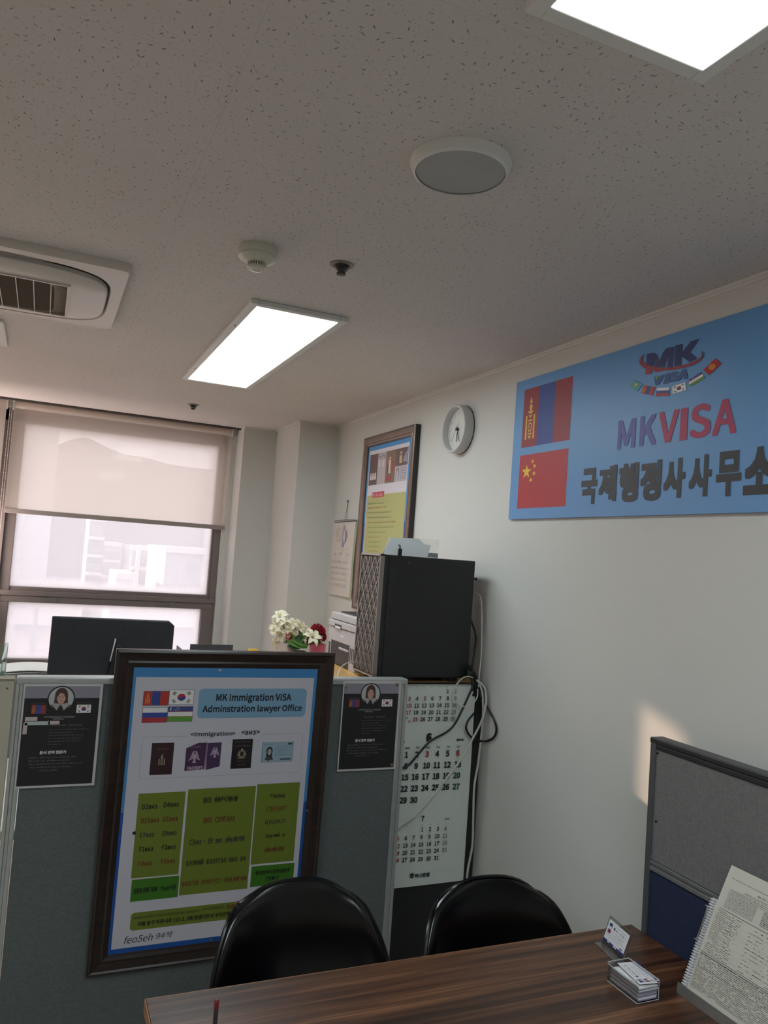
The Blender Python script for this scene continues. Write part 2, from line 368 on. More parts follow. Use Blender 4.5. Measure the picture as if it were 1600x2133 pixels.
class Print:
    """flat printed matter lying on a real surface: origin p0, right direction u, up direction v"""
    def __init__(s, p0, u, v, cv=None, lift=.0004):
        s.p0 = Vector(p0); s.u = Vector(u).normalized(); s.v = Vector(v).normalized(); s.n = s.u.cross(s.v).normalized()
        s.sans = False; s.mb = MB(); s.mats = []; s.cv = cv or (lambda x, y: (x, y)); s.lift = lift
    def k(s, col):
        m = ink(col) if isinstance(col, str) else col
        if m not in s.mats: s.mats.append(m)
        return s.mats.index(m)
    def uv(s, x, y):
        px, py = s.cv(x, y); p = hit(px, py, s.p0, s.n)-s.p0
        return (p.dot(s.u), p.dot(s.v))
    def W(s, a, b, lv=1): return s.p0+s.u*a+s.v*b+s.n*(s.lift*lv)
    def poly_uv(s, pts, col, lv=1): s.mb.add([s.W(a, b, lv) for a, b in pts], [tuple(range(len(pts)))], s.k(col))
    def poly(s, pts, col, lv=1): s.poly_uv([s.uv(*p) for p in pts], col, lv)
    def rect(s, x0, y0, x1, y1, col, lv=1):
        """pixel corner points (top left, bottom right) made square on the surface"""
        a0, b1 = s.uv(x0, y0); a1, b0 = s.uv(x1, y1)
        s.rect_uv(a0, b0, a1, b1, col, lv)
    def rect_uv(s, a0, b0, a1, b1, col, lv=1): s.poly_uv([(a0,b0),(a1,b0),(a1,b1),(a0,b1)], col, lv)
    def rr_uv(s, a0, b0, a1, b1, r, col, lv=1):
        pts = []
        for cx, cy, st in ((a1-r,b1-r,0),(a0+r,b1-r,90),(a0+r,b0+r,180),(a1-r,b0+r,270)):
            for i in range(7):
                t = math.radians(st+15*i); pts.append((cx+r*math.cos(t), cy+r*math.sin(t)))
        s.poly_uv(pts, col, lv)
    def ell_uv(s, a, b, ra, rb, col, lv=1, t0=0, t1=360, n=32):
        s.poly_uv([(a+ra*math.cos(math.radians(t0+(t1-t0)*i/n)), b+rb*math.sin(math.radians(t0+(t1-t0)*i/n))) for i in range(n+(t1-t0 < 360))], col, lv)
    def txt_uv(s, t, a0, b0, a1, b1, col, lv=3, bold=0, shear=0):
        vs, fs, bb = text_geo(t, shear, s.sans); w = max(bb[2]-bb[0], 1e-6); h = max(bb[3]-bb[1], 1e-6)
        sx, sy = (a1-a0)/w, (b1-b0)/h
        sh = [(0, 0)]
        if bold > .007: sh += [(i*bold*sx*.8, j*bold*sy*.8) for i in (-1, 1) for j in (-1, 1)]
        if bold > .015: sh += [(i*bold*sx*.8, j*bold*sy*.8) for i, j in ((0, 1), (0, -1), (1, 0), (-1, 0))]
        for i_, (dx, dy) in enumerate(sh): s.mb.add([s.W(a0+dx+(x-bb[0])*sx, b0+dy+(y-bb[1])*sy, lv+.08*i_) for x, y in vs], fs, s.k(col))
    def txt(s, t, cx, cy, hp, col, wp=None, lv=3, bold=0, shear=0):
        """centred on a pixel, hp pixels high, wp pixels wide"""
        a, b = s.uv(cx, cy); h = abs(s.uv(cx, cy-hp/2)[1]-s.uv(cx, cy+hp/2)[1])
        if wp: w = abs(s.uv(cx+wp/2, cy)[0]-s.uv(cx-wp/2, cy)[0])
        else:
            bb = text_geo(t, shear, s.sans)[2]; w = h*(bb[2]-bb[0])/max(bb[3]-bb[1], 1e-6)
        s.txt_uv(t, a-w/2, b-h/2, a+w/2, b+h/2, col, lv, bold, shear=shear)
    def words_uv(s, a0, a1, b, h, col, lv=3, dens=.8):
        """a line of print too small to read: short word strokes"""
        a = a0
        while a < a1:
            w = random.uniform(1.2, 5)*h
            e = min(a+w, a1)
            x = a
            while x < e:
                cw = h*random.uniform(.25, .55)
                hh = h*random.choice((.6, .8, 1))
                s.rect_uv(x, b, min(x+cw, e), b+hh*random.uniform(.25, .6), col, lv)
                if random.random() < .5: s.rect_uv(x, b+hh*.55, min(x+cw*.6, e), b+hh, col, lv)
                x += cw+h*.22
            a = e+h*.6
    def words(s, x0, y0, x1, y1, hp, col, lv=3):
        a0, b0 = s.uv(x0, y0); a1, b1 = s.uv(x1, y1)
        h = abs(s.uv(x0, y0-hp/2)[1]-s.uv(x0, y0+hp/2)[1]); s.words_uv(a0, a1, (b0+b1)/2-h/2, h, col, lv)
    def build(s, name, parent, label=None):
        if not s.mb.v: return None
        o = s.mb.build(name, s.mats, parent); s.mb = MB(); s.mats = []
        if label: o['label'] = label
        return o
    # ---- flags in a local frame: quad corners in uv (top left, top right, bottom right, bottom left)
    def fr(s, q):
        def F(x, y):
            x, y = x, 1-y
            A = [q[0][i]*(1-x)*(1-y)+q[1][i]*x*(1-y)+q[2][i]*x*y+q[3][i]*(1-x)*y for i in (0, 1)]
            return tuple(A)
        def R(x0, y0, x1, y1, c, lv): s.poly_uv([F(x0,y0),F(x1,y0),F(x1,y1),F(x0,y1)], c, lv)
        def E(cx, cy, rx, ry, c, lv, t0=0, t1=360, n=24): s.poly_uv([F(cx+rx*math.cos(math.radians(t0+(t1-t0)*i/n)), cy+ry*math.sin(math.radians(t0+(t1-t0)*i/n))) for i in range(n+1)], c, lv)
        def P(pts, c, lv): s.poly_uv([F(*p) for p in pts], c, lv)
        return F, R, E, P
    def soyombo(s, F, R, E, P, x0, x1, y0, y1, c, bg, lv):
        X = lambda t: x0+(x1-x0)*t
        Y = lambda t: y0+(y1-y0)*t
        w = x1-x0; h = y1-y0
        P([(X(.5),Y(1)),(X(.36),Y(.86)),(X(.5),Y(.82)),(X(.64),Y(.86))], c, lv)
        E(X(.5), Y(.74), w*.16, h*.075, c, lv)
        E(X(.5), Y(.66), w*.27, h*.07, c, lv, 180, 360)
        for sx in (0, .84): R(X(sx), Y(0), X(sx+.16), Y(.56), c, lv)
        P([(X(.28),Y(.56)),(X(.72),Y(.56)),(X(.5),Y(.49))], c, lv)
        R(X(.28), Y(.42), X(.72), Y(.455), c, lv)
        E(X(.5), Y(.28), w*.23, h*.115, c, lv); E(X(.5), Y(.28), w*.15, h*.075, bg, lv+1)
        P([(X(.42),Y(.3)),(X(.58),Y(.3)),(X(.5),Y(.24))], c, lv+2)
        R(X(.28), Y(.11), X(.72), Y(.145), c, lv)
        P([(X(.28),Y(.08)),(X(.72),Y(.08)),(X(.5),Y(.0))], c, lv)
    def flag(s, kind, q, lv=1, dim=None):
        F, R, E, P = s.fr(q); c = dim or {}
        if kind == 'mongolia':
            r = c.get('r', '#b5392f'); bl = c.get('b', '#33488f'); y = c.get('y', '#e0a83a')
            R(0,0,.333,1,r,lv); R(.333,0,.667,1,bl,lv); R(.667,0,1,1,r,lv)
            s.soyombo(F, R, E, P, .08, .26, .12, .88, y, r, lv+1)
        elif kind == 'korea':
            R(0,0,1,1,'#e9e9e7',lv)
            E(.5,.5,.17,.25,'#b93243',lv+1,-35,145); E(.5,.5,.17,.25,'#2a3f86',lv+1,145,325)
            a = math.radians(145)
            E(.5+.085*math.cos(a),.5+.125*math.sin(a),.085,.125,'#b93243',lv+2); E(.5-.085*math.cos(a),.5-.125*math.sin(a),.085,.125,'#2a3f86',lv+2)
            for gx, gy, sg, br in ((.2,.78,1,()),(.8,.78,-1,(1,)),(.2,.22,-1,(0,2)),(.8,.22,1,(0,1,2))):
                for i in (-1, 0, 1):
                    ang = math.radians(56*sg); dx, dy = math.cos(ang)*.08, math.sin(ang)*.12
                    ox, oy = -math.sin(ang)*.045*i, math.cos(ang)*.068*i
                    tx, ty = -math.sin(ang)*.014, math.cos(ang)*.021
                    segs = ((-1,-.12),(.12,1)) if (i+1) in br else ((-1,1),)
                    for s0, s1 in segs:
                        P([(gx+ox+dx*s0-tx,gy+oy+dy*s0-ty),(gx+ox+dx*s1-tx,gy+oy+dy*s1-ty),(gx+ox+dx*s1+tx,gy+oy+dy*s1+ty),(gx+ox+dx*s0+tx,gy+oy+dy*s0+ty)], '#26272a', lv+1)
        elif kind == 'russia':
            R(0,.667,1,1,'#e4e4e6',lv); R(0,.333,1,.667,'#2f4b9b',lv); R(0,0,1,.333,'#b0333a',lv)
        elif kind == 'uzbekistan':
            R(0,.68,1,1,'#3d4a86' if not c else c['b'],lv); R(0,.65,1,.68,'#b0333a',lv); R(0,.35,1,.65,'#e4e4e4',lv); R(0,.32,1,.35,'#b0333a',lv); R(0,0,1,.32,'#5f9a3a',lv)
            E(.12,.84,.06,.11,'#e9e9e9',lv+1); E(.145,.84,.05,.095,'#3d4a86' if not c else c['b'],lv+2)
            for j in range(3):
                for i in range(3+j): E(.24+.05*(2-j)+.05*i,.93-.085*j,.012,.02,'#e9e9e9',lv+1,n=6)
        elif kind == 'china':
            R(0,0,1,1,c.get('r','#c1272d'),lv)
            def star(cx, cy, r, rot):
                pts = []
                for i in range(10):
                    a = math.radians(90+36*i)+rot; rr = r if i % 2 == 0 else r*.39
                    pts.append((cx+rr*math.cos(a)*c.get('ar', .667), cy+rr*math.sin(a)))
                ctr = len(s.mb.v); s.mb.add([s.W(*F(cx,cy),lv+1)]+[s.W(*F(*p),lv+1) for p in pts], [(0,i+1,(i+1)%10+1) for i in range(10)], s.k('#e8c23c'))
            star(.167,.68,.14,0)
            for cx, cy, ro in ((.29,.86,.4),(.335,.77,.8),(.33,.635,.1),(.27,.52,.5)): star(cx,cy,.052,ro)
        elif kind == 'kazakhstan':
            R(0,0,1,1,'#3f9db0',lv); E(.5,.58,.13,.2,'#d6c04a',lv+1)
            for a in range(0,360,30): P([(.5+.15*math.cos(math.radians(a-5)),.58+.23*math.sin(math.radians(a-5))),(.5+.15*math.cos(math.radians(a+5)),.58+.23*math.sin(math.radians(a+5))),(.5+.2*math.cos(math.radians(a)),.58+.3*math.sin(math.radians(a)))],'#d6c04a',lv+1)
            P([(.25,.33),(.5,.27),(.75,.33),(.5,.2)],'#d6c04a',lv+1); R(.04,.08,.07,.92,'#d6c04a',lv+1)
        elif kind == 'kyrgyzstan':
            R(0,0,1,1,'#b01f26',lv); E(.5,.5,.21,.33,'#d99a2e',lv+1); E(.5,.5,.13,.2,'#b01f26',lv+2); E(.5,.5,.105,.16,'#d99a2e',lv+3)
            for a in (-20,0,20): P([(.5-.1*math.cos(math.radians(a))-.0,.5-.15*math.sin(math.radians(a))+a*.0012),(.5+.1*math.cos(math.radians(a)),.5+.15*math.sin(math.radians(a))+a*.0012),(.5+.1*math.cos(math.radians(a)),.52+.15*math.sin(math.radians(a))+a*.0012),(.5-.1*math.cos(math.radians(a)),.52-.15*math.sin(math.radians(a))+a*.0012)],'#b01f26',lv+4)
    def flagpx(s, kind, pts, lv=1, dim=None): s.flag(kind, [s.uv(*p) for p in pts], lv, dim)

WX = 1.602      # right wall
WY = 5.20       # window wall
CZ = 2.40       # ceiling
# ------------------------------------------------------------------ room
struct(boxes('floor', mat('pale_floor_tile', 'bfb6ac', .5, noise=.06, nscale=5), (-3.6, -1.8, -.1, WX+.1, WY+.15, 0)))
struct(boxes('ceiling', M_ceil, (-3.6, -1.8, CZ, WX+.1, WY+.15, CZ+.1)))
struct(boxes('wall_right', M_wall, (WX, -1.8, 0, WX+.1, WY+.15, CZ)))
struct(boxes('wall_left', M_wall, (-3.7, -1.8, 0, -3.6, WY+.15, CZ)))
struct(boxes('wall_rear', M_wall, (-3.7, -1.9, 0, WX+.1, -1.8, CZ)))
struct(boxes('wall_pillar', M_wall, (1.358, 4.485, 0, WX, WY, CZ), (1.138, 4.995, 0, 1.358, WY+.15, CZ)))
# window wall: spandrel, head, piers
struct(boxes('wall_window', M_wall, (-3.6, WY, 0, 1.14, WY+.15, .76), (-3.6, WY, 2.36, 1.14, WY+.15, CZ),
             (-3.6, WY, .76, -3.1, WY+.15, 2.36), (1.088, WY, .76, 1.14, WY+.15, 2.36)))
struct(boxes('trim_1', M_white, (WX-.012, -1.8, CZ-.008, WX, 4.485, CZ), (WX-.006, -1.8, CZ-.016, WX, 4.485, CZ-.008),
             (1.358, 4.473, CZ-.008, WX, 4.485, CZ), (1.346, 4.473, CZ-.008, 1.358, 4.995, CZ), (1.138, 4.983, CZ-.008, 1.358, 4.995, CZ)))
struct(boxes('shadow_gap_strip', mat('shadow_gap', '4d4744', .8), (-3.6, 5.09, CZ-.012, 1.138, 5.105, CZ)))  # solid dark strip painting the shade between ceiling and blinds

# windows -------------------------------------------------------
def window(idx, x0, x1, gap=None):
    root = bpy.data.objects.new('window_%d' % idx, None); C.objects.link(root); root.location = ((x0+x1)/2, WY, .76); struct(root)
    yf, yb = WY+.02, WY+.10
    f = MB()
    f.box(x0, yf, .76, x0+.06, yb, 2.36); f.box(x1-.04, yf, .76, x1, yb, 2.36)
    f.box(x0, yf, 2.28, x1, yb, 2.36); f.box(x0, yf, .76, x1, yb, .82)
    f.box(x0, yf-.015, 1.232, x1, yb, 1.262)
    f.build('window_frame', M_wframe, root, bevel=.003)
    f = MB()       # upper fixed bead and lower sash
    a, b = x0+.06, x1-.04
    f.box(a, yf+.01, 1.262, b, yb-.01, 1.285); f.box(b-.015, yf+.01, 1.285, b, yb-.01, 2.28)
    bead = f.build('glazing_bead', M_wframe, root, bevel=.002)
    f = MB(); f.box(x0+.015, yf-.006, 1.192, x1-.015, yb-.01, 1.232); f.box(x0+.015, yf-.006, .82, x1-.015, yb-.01, .85)
    f.box(x0+.015, yf-.006, .85, x0+.065, yb-.01, 1.192); f.box(x1-.085, yf-.006, .85, x1-.015, yb-.01, 1.192)
    sash = f.build('sash', M_wframe, root, bevel=.004)
    for cx in (x0+.22*(x1-x0), x0+.745*(x1-x0)):
        boxes('sash_latch', mat('latch_plate', '6f6a67', .45), (cx-.045, yf-.014, 1.195, cx+.045, yf-.006, 1.226), parent=sash, bevel=.002)
    for z0, z1, xa, xb in ((1.285, 2.28, a, b-.015), (.85, 1.192, x0+.065, x1-.085)):
        g = MB(); g.box(xa, yf+.035, z0, xb, yf+.041, z1)
        g.build('pane', hazy_dusty_glass('hazy_dusty_glass_%d_%.2f' % (idx, z0), xa-root.location.x, xb-root.location.x, z0-.76, z1-.76), bead if z0 > 1 else sash)
    return root
window(1, -.215, 1.088)
window(2, -1.60, -.245)
window(3, -3.1, -1.63)
struct(boxes('trim_3', M_wframe, (-.245, WY-.0, .76, -.215, WY+.12, 2.36), (-1.63, WY, .76, -1.60, WY+.12, 2.36)))
struct(boxes('sun_blocker_top', M_wall, (-3.4, WY+.15, 2.42, -1.0, WY+.89, 2.6)))  # unseen overhang added to cut off the top of the sun patch
struct(boxes('sun_blocker_fin', M_wall, (-.95, WY+.15, -.5, -.83, WY+2.9, 3.2)))  # unseen slab added to keep direct sun off the visible window

# roller blinds --------------------------------------------------
M_sheer = sheer_mat('sheer_blind_fabric', 'f8eadd', .36)
M_block = sheer_mat('dense_blind_fabric', 'e8dcd2', 0)
def blind(x0, x1, zb, fab, label, chain_x, cz0, group='roller blinds on the windows'):
    y = 5.155
    t = thing('roller_blind', label, 'blind', ((x0+x1)/2, y, zb), group)
    b = MB(); b.grid(lambda a, c: (x0+(x1-x0)*a, y+.002*math.sin(a*9), zb+.012+(CZ-.018-zb)*c), 24, 2); b.build('fabric', fab, t)
    b = MB(); b.lathe([(.019, 0), (.019, x1-x0)], (x0, y+.022, CZ-.026), (1, 0, 0), 20); b.build('roller_tube', M_white, t, smooth=True)
    boxes('bottom_bar', mat('blind_rail', '9c938d', .5), (x0, y-.007, zb-.012, x1, y+.007, zb+.016), parent=t, bevel=.003)
    for xx in (x0-.006, x1): boxes('bracket', M_white, (xx, y-.005, CZ-.055, xx+.006, y+.042, CZ), parent=t)
    c = MB()
    z = CZ-.05; n = 0
    while z > cz0:
        for dx in (-.006, .006):
            c.lathe([(.0006, -.003), (.0024, -.0015), (.0024, .0015), (.0006, .003)], (chain_x+dx, y-.01, z), (0,0,1), 6)
        z -= .0085
    c.build('bead_chain', mat('bead_chain_white', 'd9d2c8', .4), t, smooth=True)
    return t
blind(-.222, 1.098, 1.735, M_sheer, 'sheer white roller blind with a mountain showing faintly through it', 1.122, .95)
blind(-1.015, -.262, 1.735, M_block, 'white roller blind cut off by the left edge of the picture', -.237, 1.45)
blind(-1.61, -1.14, .80, M_block, 'unseen white roller blind added to narrow the sunbeam, left of the half raised ones', -1.60, 1.2)  # out-of-view blind, added so only a narrow gap lets the sun in
blind(-3.10, -1.65, .80, M_block, 'unseen white roller blind added to keep the sun out, next to the left wall', -3.085, 1.2)  # out-of-view blind, added to block the rest of the sun

# outside --------------------------------------------------------
def outp(px, py, y): return hit(px, py, (0, y, 0), Vector((0, 1, 0)))
M_b1 = mat('hazed_render', 'a9a7ae', .9, noise=.05, nscale=.2); M_b2 = mat('hazed_concrete', 'b9b6ba', .9, noise=.05, nscale=.2)  # facade colours paled to paint in the distant haze
M_bd = mat('hazed_facade_grey', '97969f', .9); M_bl = mat('hazed_facade_white', 'cfcacb', .9)  # haze is mixed into these two colours as well
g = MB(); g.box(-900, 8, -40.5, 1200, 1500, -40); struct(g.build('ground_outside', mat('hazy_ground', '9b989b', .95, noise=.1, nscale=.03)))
def mountain():
    y = 1100; pts = [(-160, 965), (-60, 950), (0, 946), (30, 945), (65, 944), (95, 938), (125, 925), (150, 915), (172, 911), (190, 914), (210, 926), (240, 940), (262, 947),
                     (300, 952), (345, 966), (400, 974), (450, 979), (520, 990), (620, 1005), (760, 1040)]
    P = [outp(a, b, y) for a, b in pts]
    mb = MB(); n = len(P)
    def fn(a, c):
        k = a*(n-1); i = min(int(k), n-2); f = k-i; p = P[i]*(1-f)+P[i+1]*f
        h = p.z+45
        return (p.x, y-300*(1-c)+8*math.sin(a*60+c*9)*(1-c), -45+h*(c**1.2)+6*math.sin(a*90+c*7)*(1-c)*c)
    mb.grid(fn, 76, 12)
    return tag(mb.build('mountain', mat('hazy_mountain', '7b7478', 1, noise=.1, nscale=.01), None, smooth=True), 'hazy mountain ridge seen through the sheer blind', 'mountain')
mountain()
def building(name, label, quad, y, depth, mm, bands=0, slot=None, edges=(), cat='building'):
    (x0, y0), (x1, y1) = quad; A = outp(x0, y0, y); B = outp(x1, y1, y); zt = A.z
    t = thing(name, label, cat, ((A.x+B.x)/2, y, -40)); z0 = -40
    boxes('facade', mm, (A.x, y, z0, B.x, y+depth, zt), parent=t)
    w = B.x-A.x
    r = MB()
    r.box(A.x-.01*w, y-.5, zt, B.x+.01*w, y+depth, zt+.8); r.build('parapet', M_bl, t)
    if bands:
        fl = 3.2; z = zt-fl
        i = 0
        while z > zt-fl*bands:
            boxes('window_band', M_bd, (A.x+.06*w, y-.15, z+.6, B.x-.06*w, y, z+2.1), parent=t)
            boxes('balcony', M_bl, (A.x+.02*w, y-1.2, z-.1, B.x-.02*w, y, z+.5), parent=t) if bands > 3 else None
            z -= fl
    if slot:
        S = outp(slot[0], slot[1], y); S2 = outp(slot[2], slot[3], y)
        boxes('stair_window', M_bd, (S.x, y-.2, S2.z, S2.x, y, S.z), parent=t)
    for e in edges:
        E0 = outp(e, y1, y); boxes('stair_fin', M_bl, (E0.x, y-2, z0, E0.x+.012*y*.35, y, zt), parent=t)
    return t
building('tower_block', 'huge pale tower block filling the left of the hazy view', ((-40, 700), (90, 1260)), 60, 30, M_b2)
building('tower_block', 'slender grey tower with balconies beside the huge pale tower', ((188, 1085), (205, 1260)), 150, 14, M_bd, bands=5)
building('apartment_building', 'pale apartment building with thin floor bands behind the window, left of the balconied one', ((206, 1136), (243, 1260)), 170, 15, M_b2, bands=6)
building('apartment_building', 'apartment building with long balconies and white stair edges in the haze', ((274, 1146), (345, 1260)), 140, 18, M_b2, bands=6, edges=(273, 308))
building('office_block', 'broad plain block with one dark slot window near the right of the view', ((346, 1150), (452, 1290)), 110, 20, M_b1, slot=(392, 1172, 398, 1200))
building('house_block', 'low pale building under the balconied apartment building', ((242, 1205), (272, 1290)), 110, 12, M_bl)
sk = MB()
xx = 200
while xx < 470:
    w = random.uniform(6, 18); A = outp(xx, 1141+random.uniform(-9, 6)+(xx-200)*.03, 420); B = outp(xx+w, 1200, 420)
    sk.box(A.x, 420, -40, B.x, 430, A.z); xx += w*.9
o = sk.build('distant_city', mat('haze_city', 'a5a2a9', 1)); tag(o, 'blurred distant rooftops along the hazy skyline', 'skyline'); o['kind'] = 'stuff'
# rooftop seen in the lower pane
A = outp(28, 1308, 22); B = outp(112, 1420, 22)
t = thing('rooftop_shed', 'pale pink flat roofed box outside the lower window pane', 'shed', ((A.x+B.x)/2, 22, A.z-6))
boxes('shed_wall', mat('pale_pink_render', 'c2b3b6', .9, noise=.05, nscale=2), (A.x, 22, A.z-6, B.x, 26, A.z), parent=t)
boxes('shed_roof', M_bd, (A.x-.1, 21.8, A.z, B.x+.1, 26.1, A.z+.12), parent=t)
A = outp(76, 1262, 21.5); b = MB(); b.tube([(A.x, 21.5, A.z-1.6), (A.x, 21.5, A.z)], .06, 8, smooth=False)
tag(b.build('roof_pole', M_bd), 'short grey post on the rooftop outside', 'post')
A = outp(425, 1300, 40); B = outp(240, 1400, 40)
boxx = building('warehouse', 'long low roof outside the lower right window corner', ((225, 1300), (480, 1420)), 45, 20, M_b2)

# ------------------------------------------------------------------ ceiling fixtures
M_glow = emis('lit_diffuser', (.86, .965, 1.0, 1), PANEL_W)
def light_panel(x0, x1, y0, y1, label):
    t = thing('ceiling_light', label, 'ceiling light', ((x0+x1)/2, (y0+y1)/2, CZ), 'flat light panels on the ceiling')
    w = .026; z0 = CZ-.016
    f = MB()
    f.box(x0, y0, z0, x0+w, y1, CZ); f.box(x1-w, y0, z0, x1, y1, CZ); f.box(x0+w, y0, z0, x1-w, y0+w, CZ); f.box(x0+w, y1-w, z0, x1-w, y1, CZ)
    f.build('frame', M_white, t, bevel=.002)
    boxes('diffuser', M_glow, (x0+w, y0+w, z0+.004, x1-w, y1-w, CZ-.002), parent=t)
    for yy in (y0+.28, y1-.28):
        b = MB(); b.lathe([(.004, 0), (.004, .0012)], (x0+w/2, yy, z0), (0,0,-1), 10); b.build('screw', M_alu_d, t)
    return t
light_panel(.533, .860, 2.395, 3.730, 'lit rectangular ceiling panel between the smoke detector and the window')
light_panel(.545, .872, -.44, .895, 'lit ceiling panel cut off by the top right of the picture')
light_panel(-1.6, -1.27, 2.395, 3.730, 'unseen ceiling panel added to brighten the room, left beyond the air conditioner')  # out-of-view panel added for more room light
light_panel(-1.6, -1.27, -.44, .895, 'unseen ceiling panel added to brighten the room, left of the camera')  # second added panel out of view, also for extra light

# round recessed speaker
cx, cy = .686, 1.328
t = thing('ceiling_speaker', 'round white ceiling plate with a grey disc in it, unlit', 'ceiling speaker', (cx, cy, CZ))
b = MB(); b.lathe([(.100, 0), (.099, .006), (.094, .018), (.0885, .021), (.0885, .016)], (cx, cy, CZ), (0,0,-1), 64, cap=False); b.build('rim', M_white, t, smooth=True)
b = MB(); b.lathe([(.0875, .0), (.0875, .0185), (.05, .0195), (.001, .0195)], (cx, cy, CZ), (0,0,-1), 64); b.build('disc', mat('grey_disc', 'a9a9a8', .6, noise=.03, nscale=20), t, smooth=True)
b = MB(); b.lathe([(.0888, .0195), (.0888, .0172), (.0872, .0172), (.0872, .0195)], (cx, cy, CZ), (0,0,-1), 64, cap=False); b.build('gap_shade_ring', mat('dark_gap', '55534f', .8), t)  # solid dark ring stands in for the shaded gap round the disc

# smoke detector
cx, cy = .449, 1.985
t = thing('smoke_detector', 'round cream smoke detector with a stepped nose on the ceiling', 'smoke detector', (cx, cy, CZ))
Mdet = mat('cream_plastic', 'cfccbe', .4, noise=.02)
b = MB(); b.lathe([(.0495, 0), (.0505, .012), (.049, .019), (.0475, .021)], (cx, cy, CZ), (0,0,-1), 48); b.build('base', Mdet, t, smooth=True)
b = MB(); b.lathe([(.0485, .0195), (.0495, .026), (.046, .031), (.028, .039), (.025, .040)], (cx, cy, CZ), (0,0,-1), 48); b.build('housing', Mdet, t, smooth=True)
b = MB()
for i in range(22):
    a = 2*math.pi*i/22; b.box(cx+.0225*math.cos(a)-.0016, cy+.0225*math.sin(a)-.0016, CZ-.050, cx+.0225*math.cos(a)+.0016, cy+.0225*math.sin(a)+.0016, CZ-.039)
b.build('vent_ribs', Mdet, t)
b = MB(); b.lathe([(.019, .038), (.019, .050)], (cx, cy, CZ), (0,0,-1), 32); b.build('sensor_core', mat('vent_dark', '5d5a50', .8), t)
b = MB(); b.lathe([(.0245, .049), (.0255, .053), (.022, .057), (.0105, .0585), (.0095, .0565), (.001, .0565)], (cx, cy, CZ), (0,0,-1), 40); b.build('nose_cap', Mdet, t, smooth=True)
# sprinklers
def sprinkler(cx, cy, label):
    t = thing('sprinkler_head', label, 'sprinkler', (cx, cy, CZ), 'sprinkler heads on the ceiling')
    b = MB(); b.lathe([(.033, 0), (.0325, .003), (.022, .005), (.0205, .002)], (cx, cy, CZ), (0,0,-1), 32, cap=False); b.build('escutcheon', mat('dull_chrome', '8c877f', .35, .6), t, smooth=True)
    b = MB(); b.lathe([(.0205, .001), (.018, .002), (.0165, .010), (.011, .013), (.009, .018)], (cx, cy, CZ), (0,0,-1), 24); b.build('body', mat('dark_brass', '4d4a47', .35, .7), t, smooth=True)
    for s_ in (-1, 1):
        b = MB(); b.tube([(cx+s_*.018, cy, CZ-.004), (cx+s_*.015, cy, CZ-.014), (cx+s_*.005, cy, CZ-.024)], .0018, 6); b.build('frame_arm', MATS['dull_chrome'], t, smooth=True)
    b = MB(); b.lathe([(.009, .021), (.0125, .024), (.0125, .028), (.009, .029)], (cx, cy, CZ), (0,0,-1), 20); b.build('deflector', MATS['dark_brass'], t, smooth=True)
sprinkler(.675, 1.965, 'sprinkler head beside the smoke detector')
sprinkler(.714, 4.455, 'small sprinkler head near the window blind')

# air conditioner cassette
ax0, ax1, ay0, ay1 = -.80, .168, 2.305, 3.01
zb = CZ-.024
t = thing('air_conditioner', 'white ceiling cassette air conditioner with a brown grille at left', 'air conditioner', ((ax0+ax1)/2, (ay0+ay1)/2, CZ))
acx, acy = (ax0+ax1)/2, (ay0+ay1)/2; hx, hy = (ax1-ax0)/2, (ay1-ay0)/2
def sup(n, rx, ry, e, z, cx=acx, cy=acy):
    out = []
    for i in range(n):
        a = 2*math.pi*i/n; c_, s_ = math.cos(a), math.sin(a)
        out.append((cx+rx*math.copysign(abs(c_)**(2/e), c_), cy+ry*math.copysign(abs(s_)**(2/e), s_), z))
    return out
M_ac = mat('air_conditioner_white', 'cfc6bd', .4, noise=.02, nscale=6)
b = MB(); n = 72
def loopfaces(k0, n, L):
    return [(k0+j*n+i, k0+j*n+(i+1) % n, k0+(j+1)*n+(i+1) % n, k0+(j+1)*n+i) for j in range(L) for i in range(n)]
rings = []
for e, rx, ry, z in ((40, hx, hy, CZ), (40, hx, hy, CZ-.014), (40, hx-.006, hy-.006, zb), (4.5, hx-.040, hy-.040, zb-.001), (4.5, hx-.043, hy-.043, zb+.009)):
    rings += sup(n, rx, ry, e, z)
b.add(rings, loopfaces(0, n, 4)); b.build('panel', M_ac, t, smooth=True)
b = MB(); rings = []
for e, rx, ry, z in ((4.5, hx-.048, hy-.082, zb+.008), (4.5, hx-.048, hy-.082, zb-.004), (4.4, hx-.052, hy-.088, zb-.010), (4, hx-.10, hy-.140, zb-.018), (8, hx-.20, hy-.18, zb-.020)):
    rings += sup(n, rx, ry, e, z)
b.add(rings, loopfaces(0, n, 4)); b.build('front_cover', M_ac, t, smooth=True)
b = MB(); b.add(sup(n, hx-.038, hy-.038, 4.5, zb+.010), [tuple(range(n))]); b.build('duct_shadow_plate', mat('duct_shade', '3b3531', .8), t)  # dark sheet paints the shade inside the duct
for sy in (-1, 1):
    b = MB(); yv = acy+sy*(hy-.064); b.grid(lambda a, c: (ax0+.16+(ax1-ax0-.36)*a, yv+sy*(.013*(c*2-1)), zb+.004+.012*(c-.5)**2*4-.006*math.sin(a*math.pi)), 20, 6)
    b.build('louvre', mat('louvre_grey', '8b817a', .45), t, smooth=True, solid=.002)
gx0, gx1, gy0, gy1 = ax0+.2, ax1-.30, ay0+.185, ay1-.175
gx0, gx1 = acx-(hx-.25), acx+(hx-.165)
boxes('intake_screen', mat('brown_filter', '6a5f50', .9, noise=.15, nscale=120), (gx0, gy0, zb-.0175, gx1, gy1, zb-.0165), parent=t)
b = MB()
k = 0; x = gx1-.045
while x > gx0: b.box(x-.0013, gy0, zb-.0235, x+.0013, gy1, zb-.0185); x -= .048
